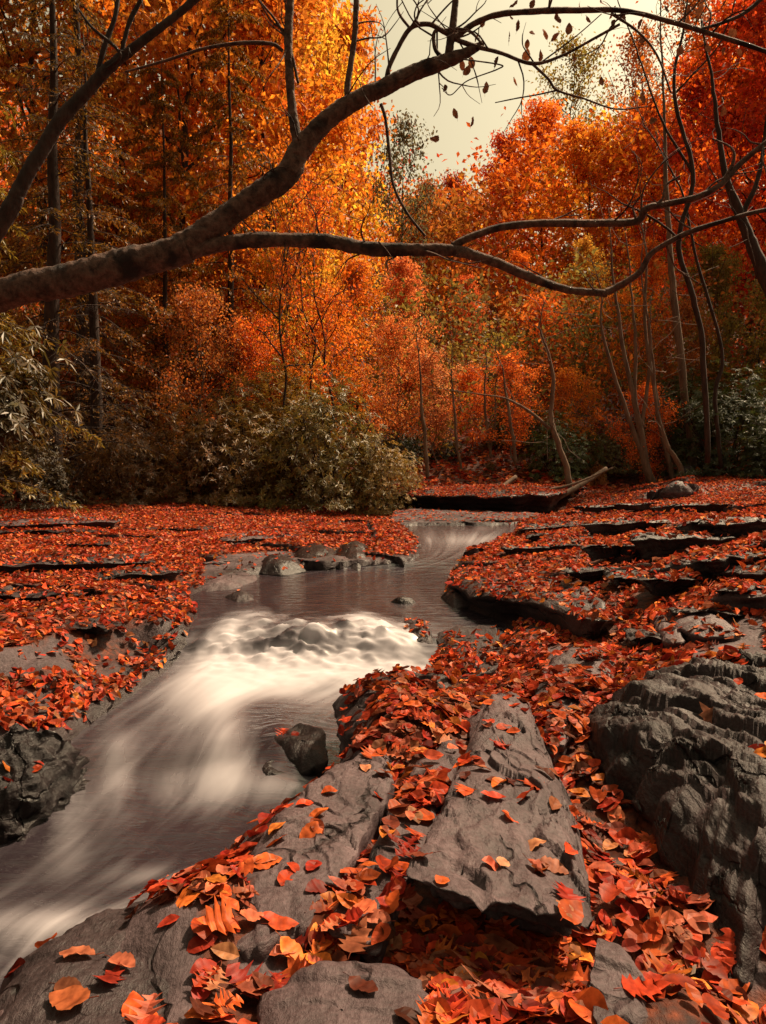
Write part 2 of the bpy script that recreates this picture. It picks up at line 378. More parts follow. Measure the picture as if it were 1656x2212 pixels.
# stream bed and banks
wet = np.zeros(len(X))
zone = (Y < 13) & (Y > -.5) & (X > -4) & (X < 4)
for k in np.nonzero(zone)[0]:
    co, idx, d = kd.find((X[k], Y[k], 0))
    if d < .45:
        zw = sp_c[idx // NS, 4]; s = s_[idx % NS]
        if d < .035:
            e = min(s, 1 - s) * 2
            Z[k] = min(Z[k], zw + .05 - .22 * min(1, e * 3.5) + lum[k] * .03); wet[k] = 1
        else:
            Z[k] = max(Z[k], zw + .02 + .12 * min(d, .25)); wet[k] = max(0, 1 - d / .18)
            if s < .3 and idx // NS > 130: Z[k] = min(Z[k], zw + .03 + .42 * d + .12 * lum[k] * min(1, d * 6)); wet[k] = max(0, 1 - d / .3)
nx, ny = NX, len(ys)
ii = (np.arange(ny - 1)[:, None] * nx + np.arange(nx - 1)[None]).ravel()
TQ = np.stack([ii, ii + 1, ii + nx + 1, ii + nx], -1)
TV = np.c_[X, Y2, Z]
# bare places on the ground where hardly any leaves lie (photo pixels of the surface)
BARE = [[(0, 2110), (150, 2020), (330, 1950), (430, 1950), (430, 2060), (430, 2212), (0, 2212)],
        [(540, 1880), (600, 1800), (700, 1715), (790, 1720), (760, 1800), (700, 1870), (600, 1960), (540, 1960)],
        [(1290, 2030), (1340, 2030), (1400, 2212), (1290, 2212)],
        [(640, 2150), (900, 2120), (930, 2212), (600, 2212)], [(505, 2060), (600, 2040), (610, 2130), (520, 2150)],
        [(-200, 1590), (160, 1570), (150, 1700), (60, 1790), (-200, 1800)], [(0, 1400), (130, 1390), (160, 1440), (0, 1460)],
        [(440, 1200), (620, 1190), (900, 1200), (900, 1240), (440, 1290)], [(840, 1095), (1090, 1100), (1100, 1140), (880, 1140)],
        [(1440, 1330), (1656, 1330), (1656, 1420), (1500, 1420)], [(1560, 2090), (1656, 2060), (1656, 2120), (1600, 2130)],
        [(1180, 1400), (1240, 1390), (1260, 1440), (1190, 1450)]]
tu, tv = to_px(TV)
bare = np.zeros(len(TV))
for b in BARE: bare[in_poly(tu, tv, b)] = 1
litter = np.clip(1 - bare, 0, 1) * (1 - np.clip(wet * 1.6, 0, 1))
litter *= sstep(-.75, -.25, fbm(TV * 1.3 + 9, 3) + sstep(2.2, 4.5, TV[:, 1]) * .6)
_gv = TV.reshape(ny, nx, 3); _nn = np.cross(np.gradient(_gv, axis=1).reshape(-1, 3), np.gradient(_gv, axis=0).reshape(-1, 3)); _nn /= np.linalg.norm(_nn, axis=1)[:, None] + 1e-12
litter *= sstep(.62, .82, _nn[:, 2])
litter = np.where(TV[:, 1] > 14.5, 1, litter)
g = Geo(); g.add(TV, TQ, None, np.c_[litter, np.clip(wet, 0, 1), wet * 0])
ground_me = g.mesh('ground')
kind(put('ground', ground_me, M_GROUND), 'structure')

# ------------------------------------------------------------------ water
g = Geo()
UVs, UVt = np.meshgrid(s_, np.arange(NT) / NT * 10)
zw = np.repeat(sp_c[:, 4:5], NS, 1); fo = np.repeat(sp_c[:, 5:6], NS, 1)
q = np.c_[UVs.ravel() * 4, UVt.ravel() * 1.3, 0 * UVs.ravel()]
q2 = np.c_[UVs.ravel() * 9, UVt.ravel() * 2.2, 0 * UVs.ravel() + 5]
rip = (fbm(q, 3) * .6 + fbm(q2, 2) * .12).reshape(NT, NS)
rough = sstep(0.2, 0.9, fo)
WZ = zw + rip * (.006 + .045 * rough)
WV = np.dstack([SG, WZ]); wu, wv = to_px(WV)
# water humping over sunken stones; (u, v, ru, rv, lift, foam change)
for (u, v, ru, rv, h, df) in [(670, 1392, 80, 50, .075, -.05), (830, 1392, 70, 45, .06, .55), (770, 1360, 60, 30, .04, .35), (545, 1350, 90, 32, .05, .22), (560, 1440, 140, 48, .01, .72), (480, 1405, 70, 40, .02, .35),
                              (610, 1610, 75, 70, .05, -.25), (760, 1462, 170, 26, .02, .62), (880, 1425, 80, 24, .0, .5), (440, 1500, 110, 55, .02, .45), (640, 1500, 120, 26, .0, .3),
                              (350, 1800, 130, 80, 0, -.1), (600, 1712, 110, 32, .02, .40), (100, 2010, 170, 50, .02, .50), (480, 1600, 60, 100, .03, .42), (250, 1690, 45, 130, .02, .30), (430, 1690, 120, 45, .01, .28),
                              (330, 1890, 130, 28, .0, .25), (150, 1800, 50, 120, .0, .2), (1000, 1165, 90, 14, .0, .15)]:
    w = np.exp(-((wu - u) / ru) ** 2 - ((wv - v) / rv) ** 2); WV[:, :, 2] += w * h; fo = fo + w * df
churn = np.exp(-((wu - 660) / 260) ** 2 - ((wv - 1400) / 55) ** 2); wq = np.c_[SG.reshape(-1, 2) * [7, 9], np.zeros(NT * NS)]; bl = fbm(wq, 3).reshape(NT, NS)
WV[:, :, 2] += churn * np.abs(bl) * .055; fo = fo + churn * (.15 + bl * .7)
edge = np.minimum(UVs, 1 - UVs) * 2
fo = np.clip(fo * (.55 + .45 * sstep(0, .25, edge)), 0, 1)
ii = (np.arange(NT - 1)[:, None] * NS + np.arange(NS - 1)[None]).ravel()
WQ = np.stack([ii, ii + NS, ii + NS + 1, ii + 1], -1)
g.add(WV.reshape(-1, 3), WQ, None, np.c_[fo.ravel(), UVs.ravel(), UVt.ravel() / 10])
m, t, o, N, L = mat('silky_stream_water')
at = N('VertexColor', layer_name='tint'); sx = N('SeparateColor'); L(at.outputs[0], sx.inputs[0])
cx = N('CombineXYZ'); L(sx.outputs[1], cx.inputs[0]); L(sx.outputs[2], cx.inputs[1])
mp = N('Mapping'); mp.inputs['Scale'].default_value = (8.5, 7.5, 1); L(cx.outputs[0], mp.inputs[0])
n1 = N('TexNoise'); n1.inputs['Scale'].default_value = 1; n1.inputs['Detail'].default_value = 4; n1.inputs['Roughness'].default_value = 0.5; n1.inputs['Distortion'].default_value = 0.5
L(mp.outputs[0], n1.inputs['Vector'])
a1 = N('Math', operation='MULTIPLY_ADD'); L(n1.outputs[0], a1.inputs[0]); a1.inputs[1].default_value = 0.8; a1.inputs[2].default_value = -0.4
a2 = N('Math', operation='ADD'); L(a1.outputs[0], a2.inputs[0]); L(sx.outputs[0], a2.inputs[1])
fr_ = N('MapRange', interpolation_type='SMOOTHSTEP'); L(a2.outputs[0], fr_.inputs[0]); fr_.inputs[1].default_value = 0.0; fr_.inputs[2].default_value = 1.2
p = N('BsdfPrincipled'); cm = N('Mix', data_type='RGBA'); L(fr_.outputs[0], cm.inputs[0])
cm.inputs[6].default_value = (0.026, 0.019, 0.024, 1); cm.inputs[7].default_value = (0.47, 0.435, 0.475, 1)
L(cm.outputs[2], p.inputs['Base Color'])
rg = N('MapRange'); L(fr_.outputs[0], rg.inputs[0]); rg.inputs[3].default_value = 0.09; rg.inputs[4].default_value = 0.8; L(rg.outputs[0], p.inputs['Roughness'])
b1 = N('Bump'); b1.inputs['Strength'].default_value = 0.06; b1.inputs['Distance'].default_value = 0.03; L(n1.outputs[0], b1.inputs['Height'])
ge = N('NewGeometry'); mr = N('Mapping'); mr.inputs['Scale'].default_value = (5, 16, 1); L(ge.outputs['Position'], mr.inputs[0])
nr_ = N('TexNoise'); nr_.inputs['Scale'].default_value = 1; nr_.inputs['Detail'].default_value = 4; nr_.inputs['Distortion'].default_value = 0.8; L(mr.outputs[0], nr_.inputs['Vector'])
iv = N('MapRange'); L(fr_.outputs[0], iv.inputs[0]); iv.inputs[2].default_value = .4; iv.inputs[3].default_value = .55; iv.inputs[4].default_value = 0.0
br = N('Bump'); br.inputs['Distance'].default_value = 0.035; L(iv.outputs[0], br.inputs['Strength']); L(nr_.outputs[0], br.inputs['Height']); L(b1.outputs[0], br.inputs['Normal'])
L(br.outputs[0], p.inputs['Normal'])
L(p.outputs[0], o.inputs[0])
kind(put('stream_water', g.mesh('stream_water'), m), 'structure')

# ------------------------------------------------------------------ rocks
SURF_V = [TV]; SURF_Q = [TQ]; SURF_D = [np.full(len(TQ), -1.0)]; sn = [len(TV)]
def rock(label, outline, depth=.15, zc=None, power=3.0, inset=.06, amp=.012, n=120, rings=26, walls=12, m=None, dens=.1, name='rock_slab', wob_=.075, theta=None, fqs=((3.2, 1.0), (7.5, .5)),
         cat='rock', group=None, strata=.012, nsc=4.0, crack=0.0, world=False):
    E = np.array([c if world else PZ(*c) for c in outline], float)
    if np.sum(E[:, 0] * np.roll(E[:, 1], -1) - E[:, 1] * np.roll(E[:, 0], -1)) < 0: E = E[::-1]
    E = np.vstack([E, E[0]])
    # closed loop, evenly spaced by arc length, corners slightly worn
    dl = np.r_[0, np.cumsum(np.linalg.norm(np.diff(E, axis=0), axis=1))]
    tt = np.linspace(0, dl[-1], n, endpoint=False); E = np.stack([np.interp(tt, dl, E[:, a]) for a in range(3)], 1)
    for _ in range(max(2, int(n * (.012 if power > 2.4 else .05)))): E = (np.roll(E, 1, 0) + 2 * E + np.roll(E, -1, 0)) / 4
    c = E.mean(0); 
    if zc is not None: c[2] = zc
    R = np.linspace(0, 1, rings) ** .8; ringsV = []
    sz_ = np.sqrt(np.ptp(E[:, 0]) * np.ptp(E[:, 1])); wobble = 1 + wob_ * fbm(np.c_[E[:, :2] / sz_ * 5 + 3, np.zeros(n)], 4, 2.2, .6)
    E2 = E.copy(); E2[:, :2] = c[:2] + (E[:, :2] - c[:2]) * wobble[:, None]
    for r in R:
        V = c + (E2 - c) * r; V[:, 2] = E2[:, 2] + (c[2] - E2[:, 2]) * (1 - r ** power); ringsV.append(V)
    nrm = E2[:, :2] - c[:2]; nrm /= np.linalg.norm(nrm, axis=1)[:, None]
    for w in range(1, walls + 1):
        s = w / walls; V = E2.copy(); V[:, 2] -= depth * s
        off = -inset * s ** .7 + strata * np.sin(s * 23 + 2 * pn(np.c_[E2[:, :2] * 3, np.full(n, 3.)])) * (1 if w > 1 else 0)
        V[:, :2] += nrm * off[:, None] if np.ndim(off) else nrm * off; ringsV.append(V)
    V = np.concatenate(ringsV)
    V[:, 2] += amp * fbm(V * nsc, 5) + amp * .8 * pn(V * [1.3, 1.3, .5])
    d2 = fbm(V * nsc * 1.3 + 31, 3) * amp * .7; cd = np.tile(nrm, (len(ringsV), 1)); V[:, :2] += cd * d2[:, None]
    if strata:   # flaky beds: low steps running across the top
        th_ = theta if theta is not None else .9 + 2.0 * pn(np.array([[c[0] * 3 + .5, c[1] * 3 + .5, .5]]))[0]; co = V[:, 0] * math.cos(th_) + V[:, 1] * math.sin(th_)
        for (fq, wt_) in fqs:
            bb = (co + .16 * fbm(V * 2.2 + fq, 3)) * fq; f_ = bb - np.floor(bb); V[:, 2] += (sstep(0, .045, f_) - f_) * strata * 1.3 * wt_
    if crack:
        cq = np.c_[V[:, 0] * 5 + .8 * pn(V * 4), V[:, 1] * 2.2 + .8 * pn(V * 4 + 9), V[:, 2] * 0]
        a = np.abs(pn(cq)); a2 = np.abs(pn(cq * 2.1 + 5)); V[:, 2] -= crack * np.maximum(1 - a / .035, 0) + crack * .5 * np.maximum(1 - a2 / .04, 0)
    nr = len(ringsV); i = np.arange(nr - 1)[:, None] * n; j = np.arange(n)[None]; jn = (j + 1) % n
    Q = np.stack([i + j, i + n + j, i + n + jn, i + jn], -1).reshape(-1, 4)
    org = c.copy(); org[2] = V[:, 2].min()
    g = Geo(); g.add(V - org, Q)
    ob = put(name, g.mesh(name), m or M_ROCK, loc=org); tag(ob, label, cat, group)
    SURF_V.append(V); SURF_Q.append(Q + sn[0]); sn[0] += len(V)
    SURF_D.append(np.full(len(Q), dens)); return ob

rock('large bare grey slab split by cracks, its undercut lip shading a leaf pocket',
     [(868, 1955, .085), (1000, 1972, .09), (1180, 2012, .09), (1292, 2030, .07), (1262, 1880, .05), (1235, 1740, .03), (1180, 1640, .02), (1145, 1530, .01), (1060, 1520, .01), (1018, 1625, .03), (965, 1750, .05), (905, 1880, .07)],
     depth=.15, zc=.085, power=4, inset=.2, amp=.0045, wob_=.03, n=260, rings=64, walls=16, dens=.085, strata=.017, nsc=4, crack=.010, theta=-.25, fqs=((2.6, 1.3), (6.3, .8), (19, .3)))
rock('massive dark rock massif with wavy strata above the leaf filled gully',
     [(1262, 1575, -.02), (1300, 1700, -.06), (1385, 1805, -.09), (1465, 1930, -.11), (1525, 2075, -.13), (1600, 2180, -.13), (2000, 2150, -.1), (2200, 1750, .05), (2000, 1500, .15), (1656, 1430, .17), (1500, 1450, .13), (1360, 1490, .03)],
     depth=.14, zc=.15, power=3.6, inset=.05, amp=.022, n=300, rings=80, m=M_MID, dens=.012, strata=.034, nsc=3.4, crack=.010, name='boulder', theta=.25, fqs=((4.2, 1.0), (11, .45), (23, .2)))
rock('rounded wet rock at the stream edge crusted with dark algae',
     [(730, 1590, -.12), (722, 1530, -.14), (770, 1495, -.14), (880, 1478, -.13), (985, 1485, -.11), (960, 1540, -.08), (860, 1580, -.08), (790, 1610, -.1)],
     depth=.3, zc=-.035, power=3.2, inset=.05, amp=.02, n=130, rings=30, m=M_DROCK, dens=.5, name='boulder')
rock('smooth grey rock shelf sloping into the silky water',
     [(0, 2140, -.12), (110, 2060, -.1), (210, 1985, -.09), (320, 1945, -.08), (430, 1975, -.03), (445, 2090, .0), (440, 2240, .0), (200, 2330, .0), (-80, 2300, -.06)],
     depth=.4, zc=.0, power=3.2, inset=-.04, amp=.014, n=180, rings=40, m=M_DROCK, dens=.03, strata=.0, nsc=5)
rock('long bare mauve shelf running up between the water and the leaf drift',
     [(430, 2010, -.03), (520, 1900, -.09), (620, 1785, -.1), (720, 1690, -.1), (800, 1640, -.08), (870, 1635, -.04), (830, 1740, -.01), (750, 1880, .0), (650, 2010, .01), (520, 2075, .01)],
     depth=.3, zc=.012, power=4.5, inset=-.02, amp=.006, n=220, rings=50, dens=.13, strata=.010, nsc=5, crack=.008, theta=.5, fqs=((3.0, 1.0), (8, .5)))
rock('dark cracked slab corner beside the pale lobed leaf',
     [(1290, 2040, .03), (1345, 2050, .02), (1400, 2140, .0), (1420, 2260, .0), (1290, 2260, .02), (1275, 2150, .03)],
     depth=.1, zc=.03, power=5, inset=.02, amp=.006, n=100, rings=24, dens=.03, strata=.006, m=M_ROCK)
rock('small grey slab almost buried in leaves at the foot of the lip',
     [(560, 2150, .0), (700, 2085, .02), (860, 2095, .02), (940, 2170, .02), (900, 2330, .02), (540, 2330, .0)],
     depth=.1, zc=.03, power=5, amp=.008, n=90, rings=20, dens=.10, strata=.006)
rock('low rock rib linking the cracked slab to the leaf slope', [(1150, 1560, .0), (1160, 1470, .0), (1220, 1410, .0), (1300, 1395, .02), (1330, 1440, .03), (1290, 1520, .02), (1230, 1600, .0), (1190, 1640, .0)],
     depth=.1, zc=.035, power=4.5, amp=.012, n=120, rings=26, dens=.55, strata=.012, theta=-.3)
rock('leaf scattered rock rib between the mauve shelf and the cracked slab', [(700, 2020, .0), (780, 1890, .01), (850, 1760, .0), (900, 1650, -.01), (980, 1600, .0), (1000, 1650, .01), (940, 1780, .02), (880, 1920, .03), (820, 2060, .02)],
     depth=.1, zc=.03, power=5, amp=.008, n=150, rings=30, dens=.5, strata=.010, theta=.2)
rock('narrow grey outcrop in the leaf drift above the cracked slab',
     [(1012, 1560, .02), (1050, 1515, .02), (1110, 1500, .02), (1150, 1530, .03), (1120, 1590, .03), (1060, 1640, .03), (1020, 1640, .03)],
     depth=.12, zc=.06, power=3, amp=.012, n=90, rings=20, dens=.3, strata=.008)
# ledges of the banks, undercut so their faces stay dark
LG = 'undercut ledges of the rocky banks'
for (lab, out, dp, zc, ins, de) in [
    ('long overhanging ledge whose dark face points at the pool', [(968, 1262, .04), (985, 1240, .05), (1050, 1225, .1), (1150, 1240, .13), (1270, 1280, .13), (1330, 1330, .11), (1310, 1362, .11), (1220, 1330, .09), (1110, 1298, .07), (1020, 1290, .05)], .2, .11, .22, .75),
    ('square ended rock block beyond the long ledge', [(1440, 1322, .14), (1530, 1330, .15), (1610, 1375, .15), (1600, 1395, .13), (1500, 1385, .13), (1450, 1360, .13)], .12, .17, .06, .25),
    ('thin ledge stepping down the bank towards the upper riffle', [(1160, 1182, .2), (1280, 1172, .24), (1400, 1180, .26), (1400, 1158, .27), (1260, 1148, .25), (1170, 1160, .2)], .14, .25, .15, .7),
    ('low leaf strewn ledge beside the upper riffle', [(1120, 1150, .19), (1200, 1142, .22), (1300, 1135, .26), (1290, 1118, .27), (1180, 1122, .22), (1120, 1135, .19)], .12, .25, .15, .7),
    ('broad dark ledge above the square ended block', [(1400, 1238, .28), (1520, 1232, .3), (1700, 1240, .36), (1760, 1210, .4), (1600, 1195, .36), (1440, 1205, .3)], .16, .34, .2, .75),
    ('short ledge at the rim of the leaf slope', [(1540, 1302, .23), (1640, 1298, .26), (1740, 1310, .28), (1740, 1275, .3), (1620, 1270, .27), (1550, 1280, .24)], .14, .27, .1, .5),
    ('low ledge by the seam of the leaf slope', [(1400, 1320, .12), (1440, 1312, .14), (1470, 1350, .13), (1480, 1400, .1), (1440, 1400, .09), (1410, 1360, .1)], .1, .14, .08, .5),
    ('long thin ledge across the carpet of leaves', [(-60, 1228, .09), (60, 1226, .08), (200, 1220, .07), (330, 1214, .06), (320, 1200, .08), (160, 1202, .09), (-60, 1206, .1)], .08, .1, .12, .8),
    ('short ledge in the carpet of leaves near the wet stones', [(200, 1252, .05), (290, 1246, .05), (400, 1240, .05), (390, 1226, .06), (280, 1230, .07), (210, 1238, .06)], .07, .07, .1, .8),
    ('mossy ledge at the rim of the shrub shadow', [(470, 1172, .08), (560, 1166, .09), (650, 1162, .09), (640, 1150, .11), (550, 1150, .11), (480, 1158, .1)], .09, .12, .15, .5),
    ('ledge beneath the hemlock trunks', [(-40, 1140, .16), (120, 1134, .17), (260, 1128, .18), (250, 1112, .2), (100, 1114, .2), (-40, 1120, .18)], .12, .22, .2, .6),
    ('thin rock sheet at the head of the upper riffle', [(840, 1128, .15), (960, 1126, .15), (1090, 1128, .15), (1180, 1112, .18), (1060, 1098, .18), (860, 1100, .18)], .07, .2, .1, .15)]:
    rock(lab, out, dp, zc, 4, ins, .02, 110, 18, 10, M_ROCK if de < .7 else M_DROCK, de, 'rock_ledge', cat='ledge', group=LG, strata=.010, nsc=3.5)
_tb = BVHTree.FromPolygons(TV[TV[:, 1] < 18].tolist(), TQ[(TQ.max(1) < (TV[:, 1] < 18).sum())].tolist())
rl = random.Random(9)
def thin_ledge(u, v, hw, h, label):
    hit = _tb.ray_cast(Vector((0, 0, CAMZ)), Vector(ray(u, v)).normalized())[0]
    if hit is None: return
    y0 = hit.y; px = y0 / FPX; wid = hw * px; dep = rl.uniform(.35, .6) * min(1.0, .45 + wid * .4); out = []
    for k in range(7):
        f = k / 6 * 2 - 1; x = hit.x + f * wid; out.append((x, y0 - .12 * math.cos(f * 1.5) * dep + rl.uniform(-.07, .07) + .12 * f * wid, hit.z + h * (.55 + .45 * math.cos(f * 1.3)) + rl.uniform(-.012, .012)))
    for k in range(5):
        f = 1 - (k + .5) / 5 * 2; out.append((hit.x + f * wid * .95, y0 + dep * (.6 + .4 * math.cos(f * 1.4)) + rl.uniform(-.05, .05) + .12 * f * wid, hit.z + h * .75))
    rock(label, out, h * 1.25, hit.z + h * 1.05, 4, .07 + h * .6, .018, 100, 14, 9, M_MID, .8, 'rock_ledge', cat='ledge', group=LG, strata=.010, nsc=3.5, world=True)
ORD = 'first second third fourth fifth sixth seventh eighth ninth tenth eleventh twelfth thirteenth fourteenth fifteenth sixteenth seventeenth eighteenth'.split()
for q_, (u, v, hw, h) in enumerate(sorted([(1180, 1198, 75, .09), (1230, 1168, 70, .08), (1350, 1205, 75, .10), (1300, 1252, 60, .08), (1490, 1272, 85, .09), (1610, 1232, 75, .12), (1140, 1258, 55, .06), (1380, 1148, 90, .14),
                      (1560, 1106, 120, .16), (1590, 1168, 100, .2), (1480, 1190, 90, .14), (1235, 1128, 60, .10), (1440, 1098, 80, .12), (1330, 1102, 70, .10), (1390, 1262, 60, .07), (1540, 1345, 60, .06), (1640, 1300, 70, .08), (1420, 1395, 45, .06)], key=lambda a: -a[1])):
    thin_ledge(u, v, hw * 1.45, h * .62, 'thin leaf topped ledge, %s step up the rock slope above the massif' % ORD[q_])
for q_, (u, v, hw, h) in enumerate(sorted([(90, 1160, 110, .08), (380, 1150, 80, .06), (180, 1185, 70, .05), (250, 1222, 70, .05), (60, 1300, 90, .05), (540, 1180, 60, .05), (180, 1375, 60, .05)], key=lambda a: -a[1])):
    thin_ledge(u, v, hw * 1.3, h * .7, 'low leaf topped ledge, %s one across the leaf carpet counted from the chute' % ORD[q_])
# wet stones
for (lab, out, dp, zc, mm) in [
    ('long black wet stone lying at the head of the pool', [(560, 1240, -.05), (555, 1218, -.02), (600, 1206, 0), (645, 1218, 0), (668, 1236, -.05), (610, 1246, -.06)], .14, .09, M_WET),
    ('smooth wet boulder with a pale worn top behind the pool', [(630, 1226, -.04), (640, 1192, .02), (680, 1180, .02), (735, 1196, .0), (740, 1228, -.05), (680, 1238, -.06)], .18, .11, M_WET),
    ('squared dark wet boulder standing at the outlet of the pool', [(720, 1226, -.05), (722, 1190, .02), (770, 1176, .03), (806, 1186, .02), (810, 1222, -.04), (770, 1238, -.05)], .2, .14, M_WET),
    ('low flat stone at the edge of the leaf carpet by the pool', [(430, 1262, -.05), (470, 1240, -.02), (530, 1236, -.02), (560, 1250, -.05), (500, 1276, -.06), (440, 1280, -.06)], .12, .0, M_ROCK),
    ('leaf capped rock splitting the rapids', [(868, 1372, -.1), (872, 1340, -.06), (900, 1334, -.06), (932, 1362, -.08), (938, 1396, -.13), (890, 1396, -.13)], .16, -.045, M_DROCK),
    ('low brown slab awash beside the rapids', [(935, 1362, -.10), (1000, 1340, -.08), (1070, 1348, -.07), (1085, 1400, -.08), (1065, 1455, -.10), (985, 1470, -.13), (930, 1452, -.16), (950, 1400, -.12)], .14, -.085, M_MID),
    ('half sunken stone where the water swirls below the rounded rock', [(590, 1590, -.28), (640, 1560, -.26), (700, 1570, -.24), (710, 1640, -.28), (650, 1670, -.34), (600, 1640, -.34)], .2, -.265, M_WET),
    ('small sunken stone showing through the veil of water', [(555, 1660, -.34), (590, 1640, -.32), (625, 1665, -.33), (610, 1695, -.37), (565, 1695, -.37)], .16, -.325, M_WET),
    ('amber stone under the glassy lip of the pool', [(470, 1300, -.1), (510, 1284, -.08), (556, 1292, -.08), (560, 1312, -.1), (510, 1322, -.12)], .1, -.02, M_DROCK),
    ('low stone breaking the pool surface', [(835, 1306, -.08), (860, 1297, -.06), (905, 1302, -.07), (900, 1314, -.09), (860, 1318, -.1)], .1, -.02, M_WET),
    ('pointed stone at the tail of the ledge pool', [(950, 1290, -.06), (975, 1276, -.03), (1010, 1288, -.03), (1020, 1312, -.06), (980, 1320, -.08)], .1, .02, M_DROCK)]:
    rock(lab, out, dp, zc, 2.2, .02, .016, 80, 18, 8, mm, .6 if 'leaf capped' in lab or 'awash' in lab else .03, 'wet_stone', cat='stone', group='stones in and around the stream', strata=0, nsc=5)
rock('jagged black wet bank where spray drips into the chute',
     [(-160, 1620, -.16), (0, 1610, -.16), (130, 1585, -.16), (160, 1620, -.22), (110, 1700, -.3), (40, 1780, -.36), (-160, 1840, -.38)],
     depth=.2, zc=-.2, power=2.5, inset=-.05, amp=.05, n=160, rings=36, m=M_WET, dens=.06, name='boulder', strata=.02, nsc=7)
def blob(label, u, v, z, sx, sy, sz, m=M_DROCK, dens=.2, name='boulder'):
    c = PZ(u, v, z); th = np.linspace(0, 2 * PI, 9)[:-1]
    rock(label, [(c[0] + sx * math.cos(a), c[1] + sy * math.sin(a), z) for a in th], sz * .4, z + sz, 2.2, .02, sz * .12, 60, 14, 6, m, dens, name, cat='rock', strata=.01, nsc=3.0, world=True)
blob('dark rounded boulder at the foot of the grey trunks', 1485, 1052, .55, .26, .24, .42)
blob('pale stone lying in front of the dark boulder by the trunks', 1462, 1066, .48, .3, .2, .2, M_ROCK, .1)
rock('layered bank slab overhanging a dark hollow behind the logs', [(850, 1072, .42), (960, 1076, .42), (1100, 1074, .44), (1200, 1070, .46), (1260, 1058, .5), (1240, 1044, .56), (1050, 1048, .54), (860, 1054, .5)], .34, .55, 4, .5, .04, 130, 18, 12, M_DROCK, .6, 'rock_ledge', wob_=.12, cat='ledge', group=LG, strata=.02, nsc=2.5)

# ------------------------------------------------------------------ fallen leaves
BV = np.concatenate(SURF_V); BQ = np.concatenate(SURF_Q); BD = np.concatenate(SURF_D)
use = (BV[BQ[:, 0], 1] < 17.5) & (np.abs(BV[BQ[:, 0], 0]) < 13); BQ = BQ[use]; BD = BD[use]
bvh = BVHTree.FromPolygons(BV.tolist(), BQ.tolist())
def drop(x, y):
    h = bvh.ray_cast(Vector((x, y, 3.0)), Vector((0, 0, -1))); return h
rg_ = np.random.RandomState(11)
cand = []
NC = 200000
cy = .55 + 15.4 * np.sqrt(rg_.rand(NC) * .985 + .0015); cx_ = (rg_.rand(NC) * 2 - 1) * (.64 * cy + .35)
xtra = 11000
cy = np.r_[cy, .7 + 3.3 * rg_.rand(xtra)]; cx_ = np.r_[cx_, (rg_.rand(xtra) * 2 - 1) * 2.1]
clump = fbm(np.c_[cx_ * 2.2, cy * 2.2, cy * 0 + 3], 3)
WETP = kd
lp, ln_, ld, lr = [], [], [], rg_.rand(len(cx_))
for k in range(len(cx_)):
    x, y = cx_[k], cy[k]
    co, idx, d = kd.find((x, y, 0)) if y < 13 else (None, 0, 9)
    h = drop(x, y)
    if h[0] is None: continue
    if d < .03 and h[0].z < sp_c[idx // NS, 4] + .025: continue
    de = BD[h[2]]
    if de >= 0:
        pr = de * (1.6 if clump[k] > .1 else .5)
    else:
        pr = (1.0 if clump[k] > -.5 else .35) if y > 3.4 else (.95 if clump[k] > -.12 else .38)
    if de < 0 or de > .5:
        uu, vv = to_px(np.array(h[0]))
        for b in BARE:
            if in_poly(uu, vv, b): pr = min(pr, .07)
    if lr[k] > pr or h[1].z < .66: continue
    lp.append(h[0][:]); ln_.append(h[1][:]); ld.append(0 <= de < .5)
for k in range(900):
    uu, vv = rg_.uniform(700, 1310), rg_.uniform(1985, 2212)
    h = bvh.ray_cast(Vector((0, 0, CAMZ)), Vector(ray(uu, vv)).normalized())
    if h[0] is not None and BD[h[2]] < 0: lp.append(h[0][:]); ln_.append((0, -.1, 1)); ld.append(False)
LP = np.array(lp); LN = np.array(ln_); LD = np.array(ld)
u_, v_ = to_px(LP); keep = (u_ > -260) & (u_ < 1920) & (v_ < 2420); LP = LP[keep]; LN = LN[keep]; LD = LD[keep]
nL = len(LP)
PAL = np.array([(.52, .066, .022), (.60, .11, .028), (.33, .03, .016), (.15, .038, .022), (.46, .17, .085), (.52, .13, .07), (.70, .20, .035)])
PALN = ['bright red orange', 'orange', 'deep red', 'dark brown', 'tan', 'salmon brown', 'golden orange']
pk = rg_.choice(7, nL, p=[.26, .20, .15, .14, .07, .12, .06])
LC = PAL[pk] * (.35 + .95 * rg_.rand(nL, 1) ** .8) * rg_.uniform(.88, 1.12, (nL, 3))
LS = rg_.uniform(.045, .078, nL) * np.where(rg_.rand(nL) < .08, 1.25, 1) * (.80 - .12 * sstep(2.6, 4.2, LP[:, 1]))
dist = np.linalg.norm(LP - [0, 0, CAMZ], axis=1); un, vn = to_px(LP)
inside = (un > 10) & (un < 1646) & (vn < 2195)
score = np.where(inside, LS / dist, 0); order = np.argsort(-score); one = order[:300]
rest = np.ones(nL, bool); rest[one] = False
tilt = rg_.normal(size=(nL, 3)) * (np.where(dist < 3, .17, .38) * np.where(LD, .3, 1))[:, None]; NN = unit(LN + tilt); DD = rg_.normal(size=(nL, 3)); DD = unit(DD - NN * np.sum(DD * NN, 1)[:, None])
OFF = LN * (rg_.rand(nL) * .02 * np.where(LD, .1, 1) + .003)[:, None]
